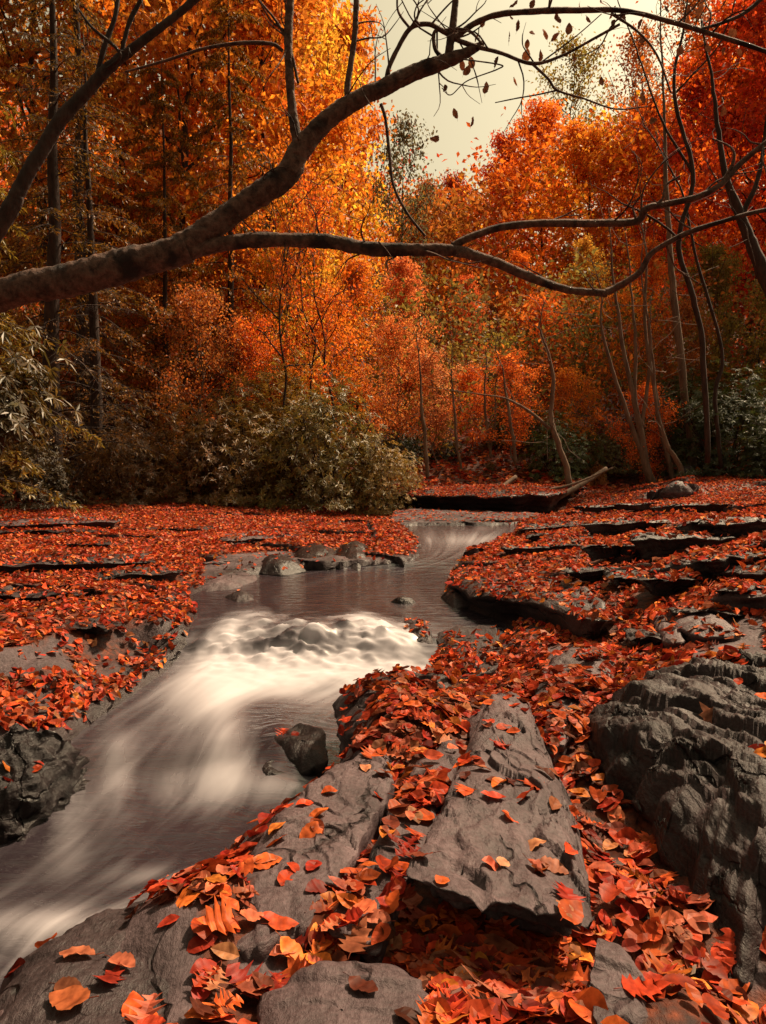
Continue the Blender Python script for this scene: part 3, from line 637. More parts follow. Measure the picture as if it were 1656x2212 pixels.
def litter_mesh(sel):
    P = LP[sel] + OFF[sel]; D = DD[sel]; Nn = NN[sel]; Sd = np.cross(D, Nn); L = LS[sel][:, None]; n = len(P)
    wd = L * rg_.uniform(.55, .85, (n, 1)); c1 = rg_.uniform(-.22, .30, (n, 1)) * L; c2 = rg_.uniform(-.22, .30, (n, 1)) * L; c3 = rg_.uniform(-.15, .2, (n, 1)) * L
    v = [P - D * L * .5 + Nn * c3, P - D * L * .2 + Sd * wd * .46 + Nn * c1, P + D * L * .22 + Sd * wd * .30 + Nn * c1 * .8, P + D * L * .64 + Nn * c3 * 1.3,
         P + D * L * .22 - Sd * wd * .30 + Nn * c2, P - D * L * .2 - Sd * wd * .46 + Nn * c2 * .8, P]
    V = np.stack(v, 1).reshape(-1, 3); b = np.arange(n)[:, None] * 7
    T = np.concatenate([b + [6, k, (k + 1) % 6] for k in range(6)], 1).reshape(-1, 3)
    return V, T, np.repeat(LC[sel], 7, 0)
def leaf_shape(shape, seed, m_=13):
    """outline, midrib and curl of one fallen leaf, unit length along +Y"""
    r = np.random.RandomState(seed)
    t = np.linspace(0, 1, m_)
    if shape == 'oval': w = r.uniform(.26, .36) * np.sin(PI * t ** r.uniform(.75, .95)) ** .8 * (1 + .05 * np.sin(t * 40))
    elif shape == 'lobed': t = np.linspace(0, 1, 17); w = np.array([.02, .08, .22, .07, .12, .34, .10, .12, .44, .15, .11, .38, .16, .10, .22, .12, 0.0])
    else: t = np.array([0, .02, .1, .16, .3, .26, .36, .48, .45, .6, .7, .66, .8, 1.0]); w = np.array([.02, .2, .40, .26, .52, .30, .30, .50, .22, .26, .30, .12, .09, 0])
    m = len(t); V = np.zeros((3 * m, 3)); V[:m, :2] = np.c_[w * r.uniform(.85, 1.1), t]; V[m:2 * m, 1] = np.sort(t); V[2 * m:, :2] = np.c_[-w, t]
    V[:, 1] -= .5
    cu, be, tw = r.uniform(-.4, 1.0), r.uniform(-.35, .45), r.uniform(-.5, .5)
    V[:, 2] = cu * V[:, 0] ** 2 + be * V[:, 1] ** 2 + tw * V[:, 0] * V[:, 1] + np.abs(V[:, 0]) * r.uniform(0, .35) + .08 * pn(V * 3.5 + seed * 1.7)
    V[:, 2] += .04 * np.sin(V[:, 1] * 30) * np.abs(V[:, 0]) * 2
    V[:, 0] += .12 * r.normal() * V[:, 1] ** 2
    Q = []
    for k in range(m - 1): Q += [[m + k, k, k + 1, m + k + 1], [m + k, m + k + 1, 2 * m + k + 1, 2 * m + k]]
    C = np.ones((3 * m, 3)); C[m:2 * m] *= [.72, .66, .66]; C *= (1 + .3 * pn(V * 5 + seed * 3.3))[:, None] * (1 - .35 * np.clip(np.abs(V[:, :1]) * 2.2 - .35, 0, 1))
    return V, np.array(Q), C, m
def leaf_mesh(name, shape, seed):
    V, Q, C, m = leaf_shape(shape, seed); r = np.random.RandomState(seed)
    g = Geo(); g.add(V, Q, None, C)
    b = V[m]; tube(g, smooth_path([b, b + [0.01, -.1, .02], b + [.03, -.22, .01 + .05 * r.rand()]], 5), np.full(5, .009), 4, tint=(.6, .45, .45))
    me = g.mesh(name); me.materials.append(M_ONE); return me
g = Geo(); far = dist > 7.5
close = dist < 3.6
V, T, C = litter_mesh(rest & ~far & ~close); g.add(V, None, T, C)
TPL = [leaf_shape('oval', 60 + k, 7) for k in range(12)] + [leaf_shape('lobed', 80 + k) for k in range(2)] + [leaf_shape('maple', 90 + k) for k in range(2)]
ci_ = np.nonzero(rest & close)[0]; ck = np.where(rg_.rand(len(ci_)) < .86, rg_.randint(0, 12, len(ci_)), rg_.randint(12, 16, len(ci_)))
for k, (V, Q, C, m_) in enumerate(TPL):
    ii = ci_[ck == k]; Sd = np.cross(DD[ii], NN[ii]); sz = LS[ii] * (1.15 if k < 12 else 1.35)
    B = np.stack([Sd, DD[ii], NN[ii]], 1) * sz[:, None, None]
    VV = np.einsum('vk,nkc->nvc', V, B) + (LP[ii] + OFF[ii])[:, None]
    g.add(VV.reshape(-1, 3), (Q[None] + (np.arange(len(ii)) * len(V))[:, None, None]).reshape(-1, 4), None, (LC[ii][:, None] * C[None]).reshape(-1, 3))
f_ = rest & far; cards(g, LP[f_] + OFF[f_], DD[f_], NN[f_], LS[f_] * 1.15, LS[f_] * .85, .12, LC[f_])
fx = rg_.uniform(-1, 1, 26000); fy = 15.5 + 16 * rg_.rand(26000) ** 1.4; fx = fx * fy * .62; fz = base_z(fx, fy) + .2 * fbm(np.c_[fx, fy, fx * 0] * 1.7, 5) + .03
fc = PAL[rg_.choice(7, 26000)] * rg_.uniform(.4, 1.1, (26000, 1))
cards(g, np.c_[fx, fy, fz], rg_.normal(size=(26000, 3)) * [1, 1, .3], rg_.normal(size=(26000, 3)) * .5 + [0, 0, 1], .13, .1, .12, fc)
lo = kind(put('leaf_litter', g.mesh('leaf_litter', False), M_LITTER), 'stuff')
lo['label'] = 'carpet of red and orange fallen leaves over rocks and banks'; lo['category'] = 'fallen leaves'

OVAL = [leaf_mesh('oval_leaf', 'oval', k) for k in range(7)]
LOBE = [leaf_mesh('lobed_leaf', 'lobed', 20 + k) for k in range(3)]; MAPL = [leaf_mesh('maple_leaf', 'maple', 40 + k) for k in range(3)]
def orient(D, Nn):
    Sd = np.cross(D, Nn); from mathutils import Matrix
    return Matrix((Sd, D, Nn)).transposed().to_quaternion()
def place_leaf(k, me, size, label, col, lift=.012, group=None, P=None, D=None, Nn=None):
    P = LP[k] if P is None else P; D = DD[k] if D is None else D; Nn = NN[k] if Nn is None else Nn
    ob = bpy.data.objects.new('fallen_leaf', me); COL.objects.link(ob); ob.location = P + np.array(Nn) * lift
    ob.rotation_mode = 'QUATERNION'; ob.rotation_quaternion = orient(D, Nn); ob.scale = (size,) * 3
    ob.color = (*col, 1); tag(ob, label, 'leaf', group); return ob
WHERE = [('in the gully under the dark massif', [(1180, 1640), (1300, 1640), (1660, 2230), (1300, 2230), (1250, 1850)]),
         ('in the pocket below the undercut lip', [(840, 2010), (1290, 2030), (1290, 2230), (840, 2230)]),
         ('on the cracked grey slab', [(868, 1970), (965, 1740), (1060, 1500), (1150, 1500), (1260, 1880), (1292, 2030)]),
         ('on the smooth rock shelf by the water', [(0, 2230), (0, 2080), (330, 1920), (450, 1960), (450, 2230)]),
         ('in the drift across the bare mauve shelf', [(450, 2230), (450, 1850), (720, 1650), (900, 1650), (860, 1960), (840, 2230)])]
for q_, k in enumerate(one):
    wh = 'in the drift beside the stream'
    for nm, poly in WHERE:
        if in_poly(un[k], vn[k], poly): wh = nm; break
    r = rg_.rand(); shape, me = ('oval', OVAL[q_ % 7]) if r < .8 else (('lobed', LOBE[q_ % 3]) if r < .9 else ('maple', MAPL[q_ % 3]))
    sz = LS[k] * (1.0 if shape == 'oval' else 1.25)
    place_leaf(k, me, sz, '%s %s %s fallen leaf %s' % ('small' if LS[k] < .05 else ('large' if LS[k] > .062 else 'medium'), PALN[pk[k]], shape, wh), LC[k] * 1.05, (.004 if LD[k] else .008 + .014 * rg_.rand()), 'fallen leaves on the near rocks')
# a few leaves one can point to
for (u, v, me, size, col, lab, yaw) in [
    (1075, 2120, LOBE[0], .20, (.34, .11, .06), 'big brown lobed oak leaf lying flat below the undercut lip', .1),
    (1462, 2090, LOBE[1], .085, (.36, .30, .24), 'pale grey lobed leaf standing out in the gully drift', 2.6),
    (1085, 1868, OVAL[2], .045, (.55, .27, .15), 'small round tan leaf alone in the middle of the cracked slab', .4),
    (1160, 1885, OVAL[4], .055, (.36, .09, .05), 'crumpled dark red leaf lying on the cracked slab', 1.9),
    (1150, 1835, OVAL[1], .07, (.55, .23, .11), 'tan oval leaf lying crosswise on a seam of the cracked slab', 1.4),
    (155, 2165, OVAL[3], .085, (.40, .11, .04), 'brown orange beech leaf alone at the corner of the smooth shelf', -1.2),
    (165, 2068, OVAL[0], .07, (.38, .12, .06), 'dull brown leaf near the water on the smooth shelf', -1.4),
    (262, 2090, OVAL[5], .07, (.45, .13, .07), 'pair-shaped curled leaf in the middle of the smooth shelf', 2.2),
    (1535, 1545, MAPL[1], .09, (.40, .16, .09), 'lone brown maple leaf on the rock massif above the gully', .3),
    (575, 1865, OVAL[6], .075, (.60, .12, .03), 'orange leaf alone at the rim of the bare mauve shelf', 1.2),
    (675, 1800, OVAL[1], .075, (.58, .12, .03), 'orange leaf lying in the middle of the bare mauve shelf', .6)]:
    d = ray(u, v); h = bvh.ray_cast(Vector((0, 0, CAMZ)), Vector(d).normalized())
    if h[0] is None: continue
    Nn = unit(np.array(h[1]) + [0, 0, .3]); D = np.array([math.sin(yaw), math.cos(yaw), 0]); D = unit(D - Nn * D.dot(Nn))
    place_leaf(0, me, size, lab, col, .006, None, np.array(h[0]), D, Nn)
# ------------------------------------------------------------------ trees
def gz(x, y):
    if y < 17 and abs(x) < 12:
        h = drop(x, y)
        if h[0] is not None: return h[0].z
    return float(base_z(np.array([x]), np.array([y]))[0])
def rot_about(d, ax, a):
    return d * math.cos(a) + np.cross(ax, d) * math.sin(a) + ax * ax.dot(d) * (1 - math.cos(a))
def make_tree(seed, H=12., R=3.0, base=.25, nl=26, nleaf=9000, ls=.17, spread=.28, r0=.14, sub=7, wander=.25, hue=.25):
    """broadleaf tree: trunk + limbs + twigs, and a crown of leaf blades hung on the twig ends"""
    r = np.random.RandomState(seed); g = Geo(); n = 14
    tz = np.linspace(-.3, H * .96, n); wx = np.cumsum(r.normal(size=n)) * wander * .35; wy = np.cumsum(r.normal(size=n)) * wander * .35
    wx -= wx[0]; wy -= wy[0]; TP = np.c_[wx, wy, tz]; TR = r0 * (1 - .93 * np.linspace(0, 1, n)) ; TR[0] *= 1.35
    Pth = smooth_path(np.c_[TP, TR], 40); tube(g, Pth[:, :3], Pth[:, 3], 9, .06, 5)
    A, B, r1, r2, cl = [], [], [], [], []
    for i in range(nl):
        x = (i + r.rand()) / nl; t = base + (1 - base) * x; f = t * (len(Pth) - 1); p = Pth[int(f), :3]; rb = Pth[int(f), 3]
        prof = math.sin(PI * min(1, .16 + .80 * x)) ** .75; L = R * prof * r.uniform(.75, 1.15)
        az = i * 2.4 + r.rand() * .8; el = r.uniform(.15, .75) + .45 * x
        d = np.array([math.cos(az) * math.cos(el), math.sin(az) * math.cos(el), math.sin(el)])
        pts = [p]; m = 7
        for k in range(m):
            d = unit(d + r.normal(size=3) * .16 + [0, 0, .05]); pts.append(pts[-1] + d * L / m)
        for k in range(m):
            A.append(pts[k]); B.append(pts[k + 1]); a0 = min(rb * .55, .05) * (1 - k / m) + .006; r1.append(a0); r2.append(min(rb * .55, .05) * (1 - (k + 1) / m) + .005)
        for j in range(sub):
            k = r.randint(2, m + 1); q = pts[k]; dd = unit(d + r.normal(size=3) * .8); l2 = L * r.uniform(.18, .42)
            for s in range(3):
                q2 = q + dd * l2 / 3; A.append(q); B.append(q2); r1.append(.009 - .002 * s); r2.append(.007 - .002 * s); q = q2; dd = unit(dd + r.normal(size=3) * .3); cl.append(q)
        cl.append(pts[-1])
    segs(g, A, B, r1, r2, 4)
    cl = np.array(cl); ch = r.rand(len(cl)); ci = r.randint(0, len(cl), nleaf)
    P = cl[ci] + r.normal(size=(nleaf, 3)) * spread * [1, 1, .7]
    Nn = unit(r.normal(size=(nleaf, 3)) * .8 + [0, 0, .7]); D = r.normal(size=(nleaf, 3)) + [0, 0, -.4]
    b = r.uniform(.65, 1.25, nleaf) * (.8 + .4 * ch[ci]); hu = 1 + hue * (ch[ci] * 2 - 1) + r.normal(size=nleaf) * .12
    C = np.c_[b, b * np.clip(hu, .45, 1.8), b * np.clip(hu, .5, 1.5)]
    c = Geo(); cards(c, P, D, Nn, ls * r.uniform(.7, 1.25, nleaf), ls * .62, .14, C)
    return g.mesh('trunk'), c.mesh('crown', False)
def make_hemlock(seed, H=14., R=3.0, nb=62, base=.06, dens=1.0, r0=.17, ls=.13):
    r = np.random.RandomState(seed); g = Geo(); n = 10
    TP = np.c_[np.cumsum(r.normal(size=n)) * .05, np.cumsum(r.normal(size=n)) * .05, np.linspace(-.3, H, n)]
    Pth = smooth_path(np.c_[TP, r0 * (1 - .94 * np.linspace(0, 1, n))], 40); tube(g, Pth[:, :3], Pth[:, 3], 9, .08, 6)
    A, B, r1, r2, Ps, Ds, Ns = [], [], [], [], [], [], []
    for i in range(nb):
        x = (i + r.rand()) / nb; t = base + (1 - base) * x; p = Pth[int(t * 39), :3]; L = R * (1 - .8 * x) * r.uniform(.55, 1.1) + .25
        az = i * 2.4 + r.rand(); d = np.array([math.cos(az), math.sin(az), r.uniform(-.15, .35)]); pts = [p]; m = 9
        for k in range(m):
            d = unit(d + [0, 0, -.075] + r.normal(size=3) * .05); pts.append(pts[-1] + d * L / m)
        bare = r.rand() < .25 * (1 - x)
        for k in range(m):
            A.append(pts[k]); B.append(pts[k + 1]); w = .022 * (1 - .6 * x); r1.append(w * (1 - k / m) + .004); r2.append(w * (1 - (k + 1) / m) + .004)
            if k < 1: continue
            for j in range(4):
                side = 1 if j % 2 else -1; up = np.array([0, 0, 1.]); sd = unit(np.cross(d, up)) * side
                dd = unit(d * .6 + sd * r.uniform(.5, 1) + [0, 0, r.uniform(-.35, .05)]); l2 = L * .20 * (1.1 - .6 * k / m) * r.uniform(.6, 1.2) + .08; q = pts[k] + (pts[k + 1] - pts[k]) * r.rand()
                e = q + dd * l2; A.append(q); B.append(e); r1.append(.005); r2.append(.0025)
                if bare and r.rand() < .8: continue
                for s in range(int(7 * dens * (1 if l2 > .25 else .6)) + 1):
                    Ps.append(q + dd * l2 * r.uniform(.1, 1)); Ds.append(dd * .8 + r.normal(size=3) * .45 + [0, 0, -.15]); Ns.append(up + r.normal(size=3) * .35)
    segs(g, A, B, r1, r2, 3); k = len(Ps); b = r.uniform(.55, 1.3, k)
    c = Geo(); cards(c, np.array(Ps), np.array(Ds), np.array(Ns), ls * r.uniform(.6, 1.2, k), ls * .3, .05, np.c_[b * r.uniform(.85, 1.3, k), b, b * .9])
    return g.mesh('trunk'), c.mesh('crown', False)
def make_shrub(seed, H=3., R=2., nst=16, nros=700, ll=.14, per=8, wide=.28, droop=.35, skirt=.04):
    """rhododendron: crooked stems carrying whorls of long drooping leaves"""
    r = np.random.RandomState(seed); g = Geo(); ends = []
    A, B, r1, r2 = [], [], [], []
    for i in range(nst):
        az = r.rand() * 6.28; rad = math.sqrt(r.rand()); tip = np.array([math.cos(az) * R * rad, math.sin(az) * R * rad, H * (1 - .55 * rad ** 2) * r.uniform(.75, 1)])
        b0 = np.array([math.cos(az), math.sin(az), 0]) * .18 * R * r.rand(); b0[2] = -.15
        P = smooth_path([b0, b0 * .6 + tip * .35 + r.normal(size=3) * .12 * R * .5, b0 * .2 + tip * .75 + r.normal(size=3) * .08 * R, tip], 14)
        tube(g, P, np.linspace(.032, .010, 14), 5)
        for j in range(10):
            q = P[r.randint(5, 14)]; e = q + unit(r.normal(size=3) + [0, 0, .35]) * r.uniform(.2, .5) * R * .5; A.append(q); B.append(e); r1.append(.009); r2.append(.004); ends.append(e)
    segs(g, A, B, r1, r2, 3); ends = np.array(ends)
    # fill the outer shell of the bush with whorls
    d = unit(r.normal(size=(nros, 3))); d[:, 2] = np.abs(d[:, 2]) * 1.05 - .12; rr = r.uniform(.55, 1.02, nros) ** .6
    lump = 1 + .42 * fbm(d * 2.4 + seed, 3)
    W_ = d * rr[:, None] * lump[:, None] * [R, R, H * .95]; W_[:, 2] = np.maximum(W_[:, 2], skirt * H + .25 * skirt * H * r.normal(size=nros))
    W_ = np.vstack([W_, ends[ends[:, 2] > skirt * H]]); k = len(W_)
    ax = unit(np.c_[W_[:, :2] / R * .7, np.full(k, .75)] + r.normal(size=(k, 3)) * .25)
    P = np.repeat(W_, per, 0); AX = np.repeat(ax, per, 0); n = len(P)
    th = np.tile(np.arange(per) * 2 * PI / per, k) + np.repeat(r.rand(k) * 6, per) + r.normal(size=n) * .2
    x = unit(np.cross(AX, [[.2, .3, .1]])); y = np.cross(AX, x); out = x * np.cos(th)[:, None] + y * np.sin(th)[:, None]
    D = unit(out + AX * r.uniform(-.1, .5, n)[:, None] - np.array([0, 0, 1]) * droop); Nn = AX + out * .3
    b = r.uniform(.6, 1.25, n) * np.repeat(r.uniform(.7, 1.2, k), per)
    c = Geo(); cards(c, P, D, Nn, ll * r.uniform(.7, 1.2, n), ll * wide, .05, np.c_[b * r.uniform(.85, 1.25, n), b, b * .9])
    return g.mesh('stem'), c.mesh('crown', False)
def plant(name, meshes, mats, u, dist, top, H, color, label, cat='tree', group=None, wx=1.0, yaw=0., lean=(0, 0), parts=('trunk', 'crown'), z=None):
    d = ray(u, 1020); x = d[0] * dist / d[1]; gz_ = gz(x, dist) if z is None else z
    s = 1.0 if top is None else (PY(u, top, dist)[2] - gz_) / H
    e = put(name, None, loc=(x, dist, gz_ - .05), rot=(lean[0], lean[1], yaw), scale=(s * wx, s * wx, s)); e.empty_display_size = .3
    a = put(parts[0], meshes[0], mats[0], e); b = put(parts[1], meshes[1], mats[1], e)
    b.color = (*color, 1)
    tag(e, label, cat, group); return e

# crown kinds
BIG = [make_tree(100 + k, 13, 3.4, .18, 30, 13000, .19, .30) for k in range(3)]
TALL = [make_tree(120 + k, 15, 3.0, .35, 26, 11000, .19, .30, r0=.16) for k in range(2)]
THIN = [make_tree(140 + k, 14, 3.0, .35, 24, 3600, .19, .32, r0=.13, sub=9) for k in range(2)]
SMALL = [make_tree(160 + k, 6, 2.2, .22, 22, 6500, .11, .2, r0=.055, wander=.35) for k in range(3)]
SPARSE = [make_tree(180 + k, 7, 2.0, .4, 16, 1500, .10, .2, r0=.05, wander=.4) for k in range(2)]
HEM = [make_hemlock(200 + k, 15, 3.6, 74, .06, 1.5, .17, .15) for k in range(3)]
HEM2 = [make_hemlock(210 + k, 15, 3.2, 80, .05, .45, .24, .13) for k in range(3)]
RHO = [make_shrub(220 + k, 3, 2.1, 16, 1500, .16) for k in range(3)]

YEL_GLOW = (.88, .46, .045); GOLD = (.80, .24, .022); ORA = (.76, .145, .016); RED = (.66, .07, .016); DRED = (.46, .05, .022); OLI = (.30, .20, .035); BRN = (.48, .14, .028)  # the yellow is raised to hold sun glow in the leaf colour
PINK = (.84, .26, .07); GRN = (.055, .075, .018); DGR = (.03, .042, .014); TEAL = (.16, .13, .055)
BM, BL, PL = (M_BARK, M_LEAF), (M_BARK, M_LEAF), (M_PALE, M_LEAF)
GB = 'autumn trees on the wooded slope'
TREES = [  # kind, u, dist, top row, colour, width, label
    (BIG[0], 560, 25, -260, GOLD, .95, 'tall golden orange tree glowing behind the thick upright branch'),
    (BIG[1], 690, 29, -60, YEL_GLOW, .9, 'bright yellow tree whose crown fills the fork of the leaning tree'),
    (BIG[2], 420, 23, -320, (.76, .24, .03), .9, 'broad orange tree standing behind the hemlock boughs'),
    (BIG[0], 270, 27, -420, GOLD, 1.0, 'brownish gold tree behind the three dark trunks'),
    (BIG[1], 90, 25, -420, (.60, .23, .04), .95, 'russet tree behind the leaning dark trunk'),
    (BIG[2], 745, 37, 20, GOLD, .75, 'golden orange tree with its rim against the pale sky'),
    (THIN[1], 862, 27, 255, TEAL, .7, 'narrow dark green tree with small leaves against the pale sky'),
    (BIG[1], 905, 42, 395, BRN, .7, 'brown and green treetop at the foot of the sky gap'),
    (BIG[2], 620, 44, 60, YEL_GLOW, .9, 'pale yellow treetop far up the slope'),
    (BIG[0], 985, 52, 385, DRED, .8, 'dark red treetop on the skyline of the slope'),
    (BIG[1], 1075, 46, 300, (.78, .10, .02), .8, 'crimson tree on the shoulder of the slope'),
    (BIG[2], 1160, 42, 225, (.90, .22, .022), .85, 'orange red tree cresting the slope beside the sky gap'),  # leaf colour brightened in place of sunlight on the slope
    (BIG[0], 1270, 36, 265, (.92, .32, .03), .9, 'brilliant orange tree in the middle of the slope'),  # sunlit brightness of the slope put into this leaf colour
    (BIG[1], 1390, 38, 230, (.90, .22, .022), .9, 'deep orange tree over the upper arm of the low limb'),  # brightened likewise, light carried by the colour
    (BIG[2], 1500, 33, 120, RED, .9, 'red tree behind the bare twigs'),
    (BIG[0], 1610, 28, -40, ORA, .9, 'tall red orange tree over the dark slanting trunk'),
    (BIG[1], 1740, 25, -120, RED, .95, 'tall red tree at the rim of the wood'),
    (THIN[0], 1230, 50, 90, OLI, .9, 'thin olive crowned tree reaching into the pale sky'),
    (THIN[1], 1370, 46, 50, BRN, .9, 'thin brownish tree reaching into the pale sky'),
    (THIN[0], 1490, 40, -40, BRN, .95, 'nearly bare grey brown tree above the red slope'),
    (BIG[0], 880, 23, 560, PINK, .8, 'light orange red tree just behind the round rhododendron'),
    (BIG[1], 1000, 26, 600, (.80, .17, .04), .75, 'dense orange red tree above the fallen log'),
    (BIG[2], 770, 24, 560, GOLD, .8, 'orange tree between the two thin dark saplings and the red trees'),
    (BIG[0], 1130, 30, 540, (.90, .24, .025), .7, 'orange tree crown beneath the long low limb'),
    (BIG[1], 1260, 27, 520, (.72, .36, .05), .75, 'golden tree behind the grey multi stemmed clump'),
    (BIG[2], 1390, 25, 520, (.90, .24, .025), .8, 'orange tree behind the tallest grey trunk'),
    (BIG[0], 1540, 22, 520, OLI, .8, 'olive brown tree above the dark evergreens'),
    (BIG[2], 1690, 19, 480, OLI, .8, 'olive tree leaning over the rocky bank'),
    (BIG[1], 640, 22, 420, YEL_GLOW, .75, 'golden tree rising behind the thin dark saplings'),  # glow yellow paints the sun coming through the crowns here
    (BIG[0], 500, 21, 500, GOLD, .7, 'rusty orange tree behind the rhododendron mass'),
    (BIG[2], 340, 20, 480, (.62, .22, .04), .8, 'brown leaved tree among the hemlock boughs'),
    (BIG[1], 200, 21, 560, (.66, .22, .035), .8, 'dim orange tree behind the hemlock trunks'),
    (BIG[2], -360, 12.5, -700, (.66, .22, .035), .8, 'tall orange tree added beyond the frame upslope of the hemlock sprays'),  # stands out of frame, added to block sun from the lower stream
    (BIG[0], 20, 19, 500, (.50, .20, .04), .8, 'dusky brown tree behind the big leaved rhododendron'),
]
for k, (me, u, d, top, c, w, lab) in enumerate(TREES):
    Hm = {id(x): h for xs, h in ((BIG, 13), (TALL, 15), (THIN, 14)) for x in xs}[id(me)]
    plant('autumn_tree', me, BM, u, d, top, Hm, c, lab, 'tree', GB if top is not None else None, w, k * 1.7)
# the wood beyond, where single trees can no longer be told apart
def sky_row(u): return np.interp(u, [-600, 700, 820, 850, 960, 1000, 1060, 1100, 1250, 1420, 1600, 2300], [-350, -100, 150, 430, 405, 390, 330, 270, 265, 220, 60, -100])
def woods(name, seed, ntree, y0, y1, hmax, per, ls, label, cols, spread, low=False):
    r = np.random.RandomState(seed); c = Geo(); cols = np.array(cols)
    for k in range(ntree):
        y = y0 + (y1 - y0) * r.rand(); u = r.uniform(-350, 2000); d = ray(u, 1020); x = d[0] * y / d[1]
        z0 = float(base_z(np.array([x]), np.array([y]))[0]); zt = min(PY(u, sky_row(u), y)[2], z0 + hmax * r.uniform(.7, 1.1))
        if zt < z0 + .8: continue
        h = zt - z0; R_ = spread * r.uniform(.7, 1.2)
        nc = 26; th = r.rand(nc) * 6.28; tt = r.rand(nc) ** .8; rad = R_ * np.sqrt(r.rand(nc)) * np.sin(PI * (.12 + .8 * tt)) ** .6
        cc = np.c_[x + rad * np.cos(th), y + rad * np.sin(th), z0 + h * (.08 + .86 * tt)]; ch = r.uniform(.75, 1.25, nc)
        ci = r.randint(0, nc, per); P = cc[ci] + r.normal(size=(per, 3)) * [R_ * .22, R_ * .22, h * .05]
        b = r.uniform(.6, 1.2, per) * ch[ci]; col = cols[r.randint(len(cols))] * r.uniform(.8, 1.15, 3)
        cards(c, P, r.normal(size=(per, 3)), r.normal(size=(per, 3)) + [0, 0, .6], ls * r.uniform(.7, 1.3, per), ls * .65, .14, col[None] * b[:, None])
    o_ = kind(put(name, c.mesh(name, False), M_WOODS), 'stuff'); o_['label'] = label; o_['category'] = 'woods'; return o_
M_WOODS = leaf_mat('woods_leaf', .5, .02, objcol=False)
woods('distant_woods', 1, 150, 34, 75, 15, 900, .30, 'autumn woods massed on the slope behind the single trees', [YEL_GLOW, GOLD, ORA, ORA, RED, BRN], 3.6)
woods('undergrowth', 2, 130, 18.5, 32, 4.5, 420, .15, 'brown and orange undergrowth between the trunks', [BRN, ORA, OLI, OLI, PINK, (.20, .15, .04)], 1.8)
# small maples and saplings along the bank
for k, (me, H_, u, d, top, c, w, mt, lab, lean) in enumerate([
    (SMALL[0], 6, 1110, 17.5, 760, (.86, .20, .03), 1.05, PL, 'small flame coloured maple with bright sprays above the leaning trunk', (0, 0)),
    (SMALL[1], 6, 1235, 18, 800, GOLD, 1.0, PL, 'small orange maple spray over the green shrubs', (0, .1)),
    (SMALL[2], 6, 1385, 16.6, 840, ORA, 1.0, PL, 'little orange sapling at the foot of the grey clump', (0, 0)),
    (SMALL[0], 6, 940, 18.5, 760, (.82, .30, .10), .95, PL, 'peach coloured maple beside the light orange red tree', (0, 0)),
    (SMALL[1], 6, 850, 19, 700, (.84, .26, .06), .8, BM, 'orange coral understory maple behind the round rhododendron', (0, 0)),
    (SMALL[2], 6, 1010, 19, 800, ORA, 1.0, PL, 'orange understory maple over the fallen log', (0, 0)),
    (SMALL[0], 6, 1180, 21, 640, ORA, .9, BM, 'flame orange maple under the drooping limb tip', (0, 0)),
    (SMALL[1], 6, 1330, 21, 640, GOLD, .9, BM, 'yellow orange maple under the limb elbow', (0, 0)),
    (SMALL[2], 6, 700, 19, 640, GOLD, .85, BM, 'honey gold maple beside the thin dark saplings', (0, 0)),
    (SMALL[0], 6, 560, 18, 690, ORA, .85, BM, 'orange maple rising out of the rhododendron mass', (0, 0)),
    (SMALL[1], 6, 420, 17.5, 640, BRN, .9, BM, 'russet maple beneath the hemlock boughs', (0, 0)),
    (SMALL[2], 6, 1470, 20, 660, BRN, .9, BM, 'brown maple among the grey trunks', (0, 0)),
    (SPARSE[0], 7, 625, 16.2, 300, GOLD, .7, BM, 'thin dark sapling crossing behind the low limb', (0, -.04)),
    (SPARSE[1], 7, 655, 16.6, 380, ORA, .7, BM, 'slender second sapling beside the thin dark one', (0, .05)),
    (SPARSE[0], 7, 740, 17, 420, ORA, .8, BM, 'crooked twiggy sapling above the round rhododendron', (0, .06))]):
    plant('maple_sapling' if k < 12 else 'thin_sapling', me, mt, u, d, top, H_, c, lab, 'tree', 'understory trees behind the stream', w, k * 2.1, lean)
# hemlocks
EM = (M_BARK, M_EVER); HC = (.085, .06, .014)
for k, (u, d, top, c, w, lab) in enumerate([
    (120, 14.5, -350, (.085, .058, .014), 1.0, 'dark hemlock with the first straight trunk beyond the leaning trunk'),
    (172, 17.5, -350, (.10, .062, .014), 1.0, 'thick trunked hemlock between two slimmer ones'),
    (212, 15.2, 60, (.11, .06, .013), 1.0, 'slim hemlock with bare drooping boughs and a leaning trunk'),
    (500, 20, -60, (.12, .07, .012), .85, 'distant hemlock standing before the golden trees'),
    (-160, 10.5, -500, (.10, .085, .018), 1.0, 'hemlock whose green sprays hang in beside the leaning trunk'),
    (370, 19, 120, (.11, .065, .012), .9, 'hemlock with layered boughs behind the leaning limb'),
    (1640, 21, 560, DGR, .9, 'dark hemlock over the rocky bank')]):
    plant('hemlock_tree', (HEM2 if k < 3 else HEM)[k % 3], EM, u, d, top, 15, (c[0] * 2.3, c[1] * 1.75, c[2] * 1.1), lab, 'tree', 'hemlocks by the stream', w, k * 1.3, (0, .03 if k == 2 else 0))
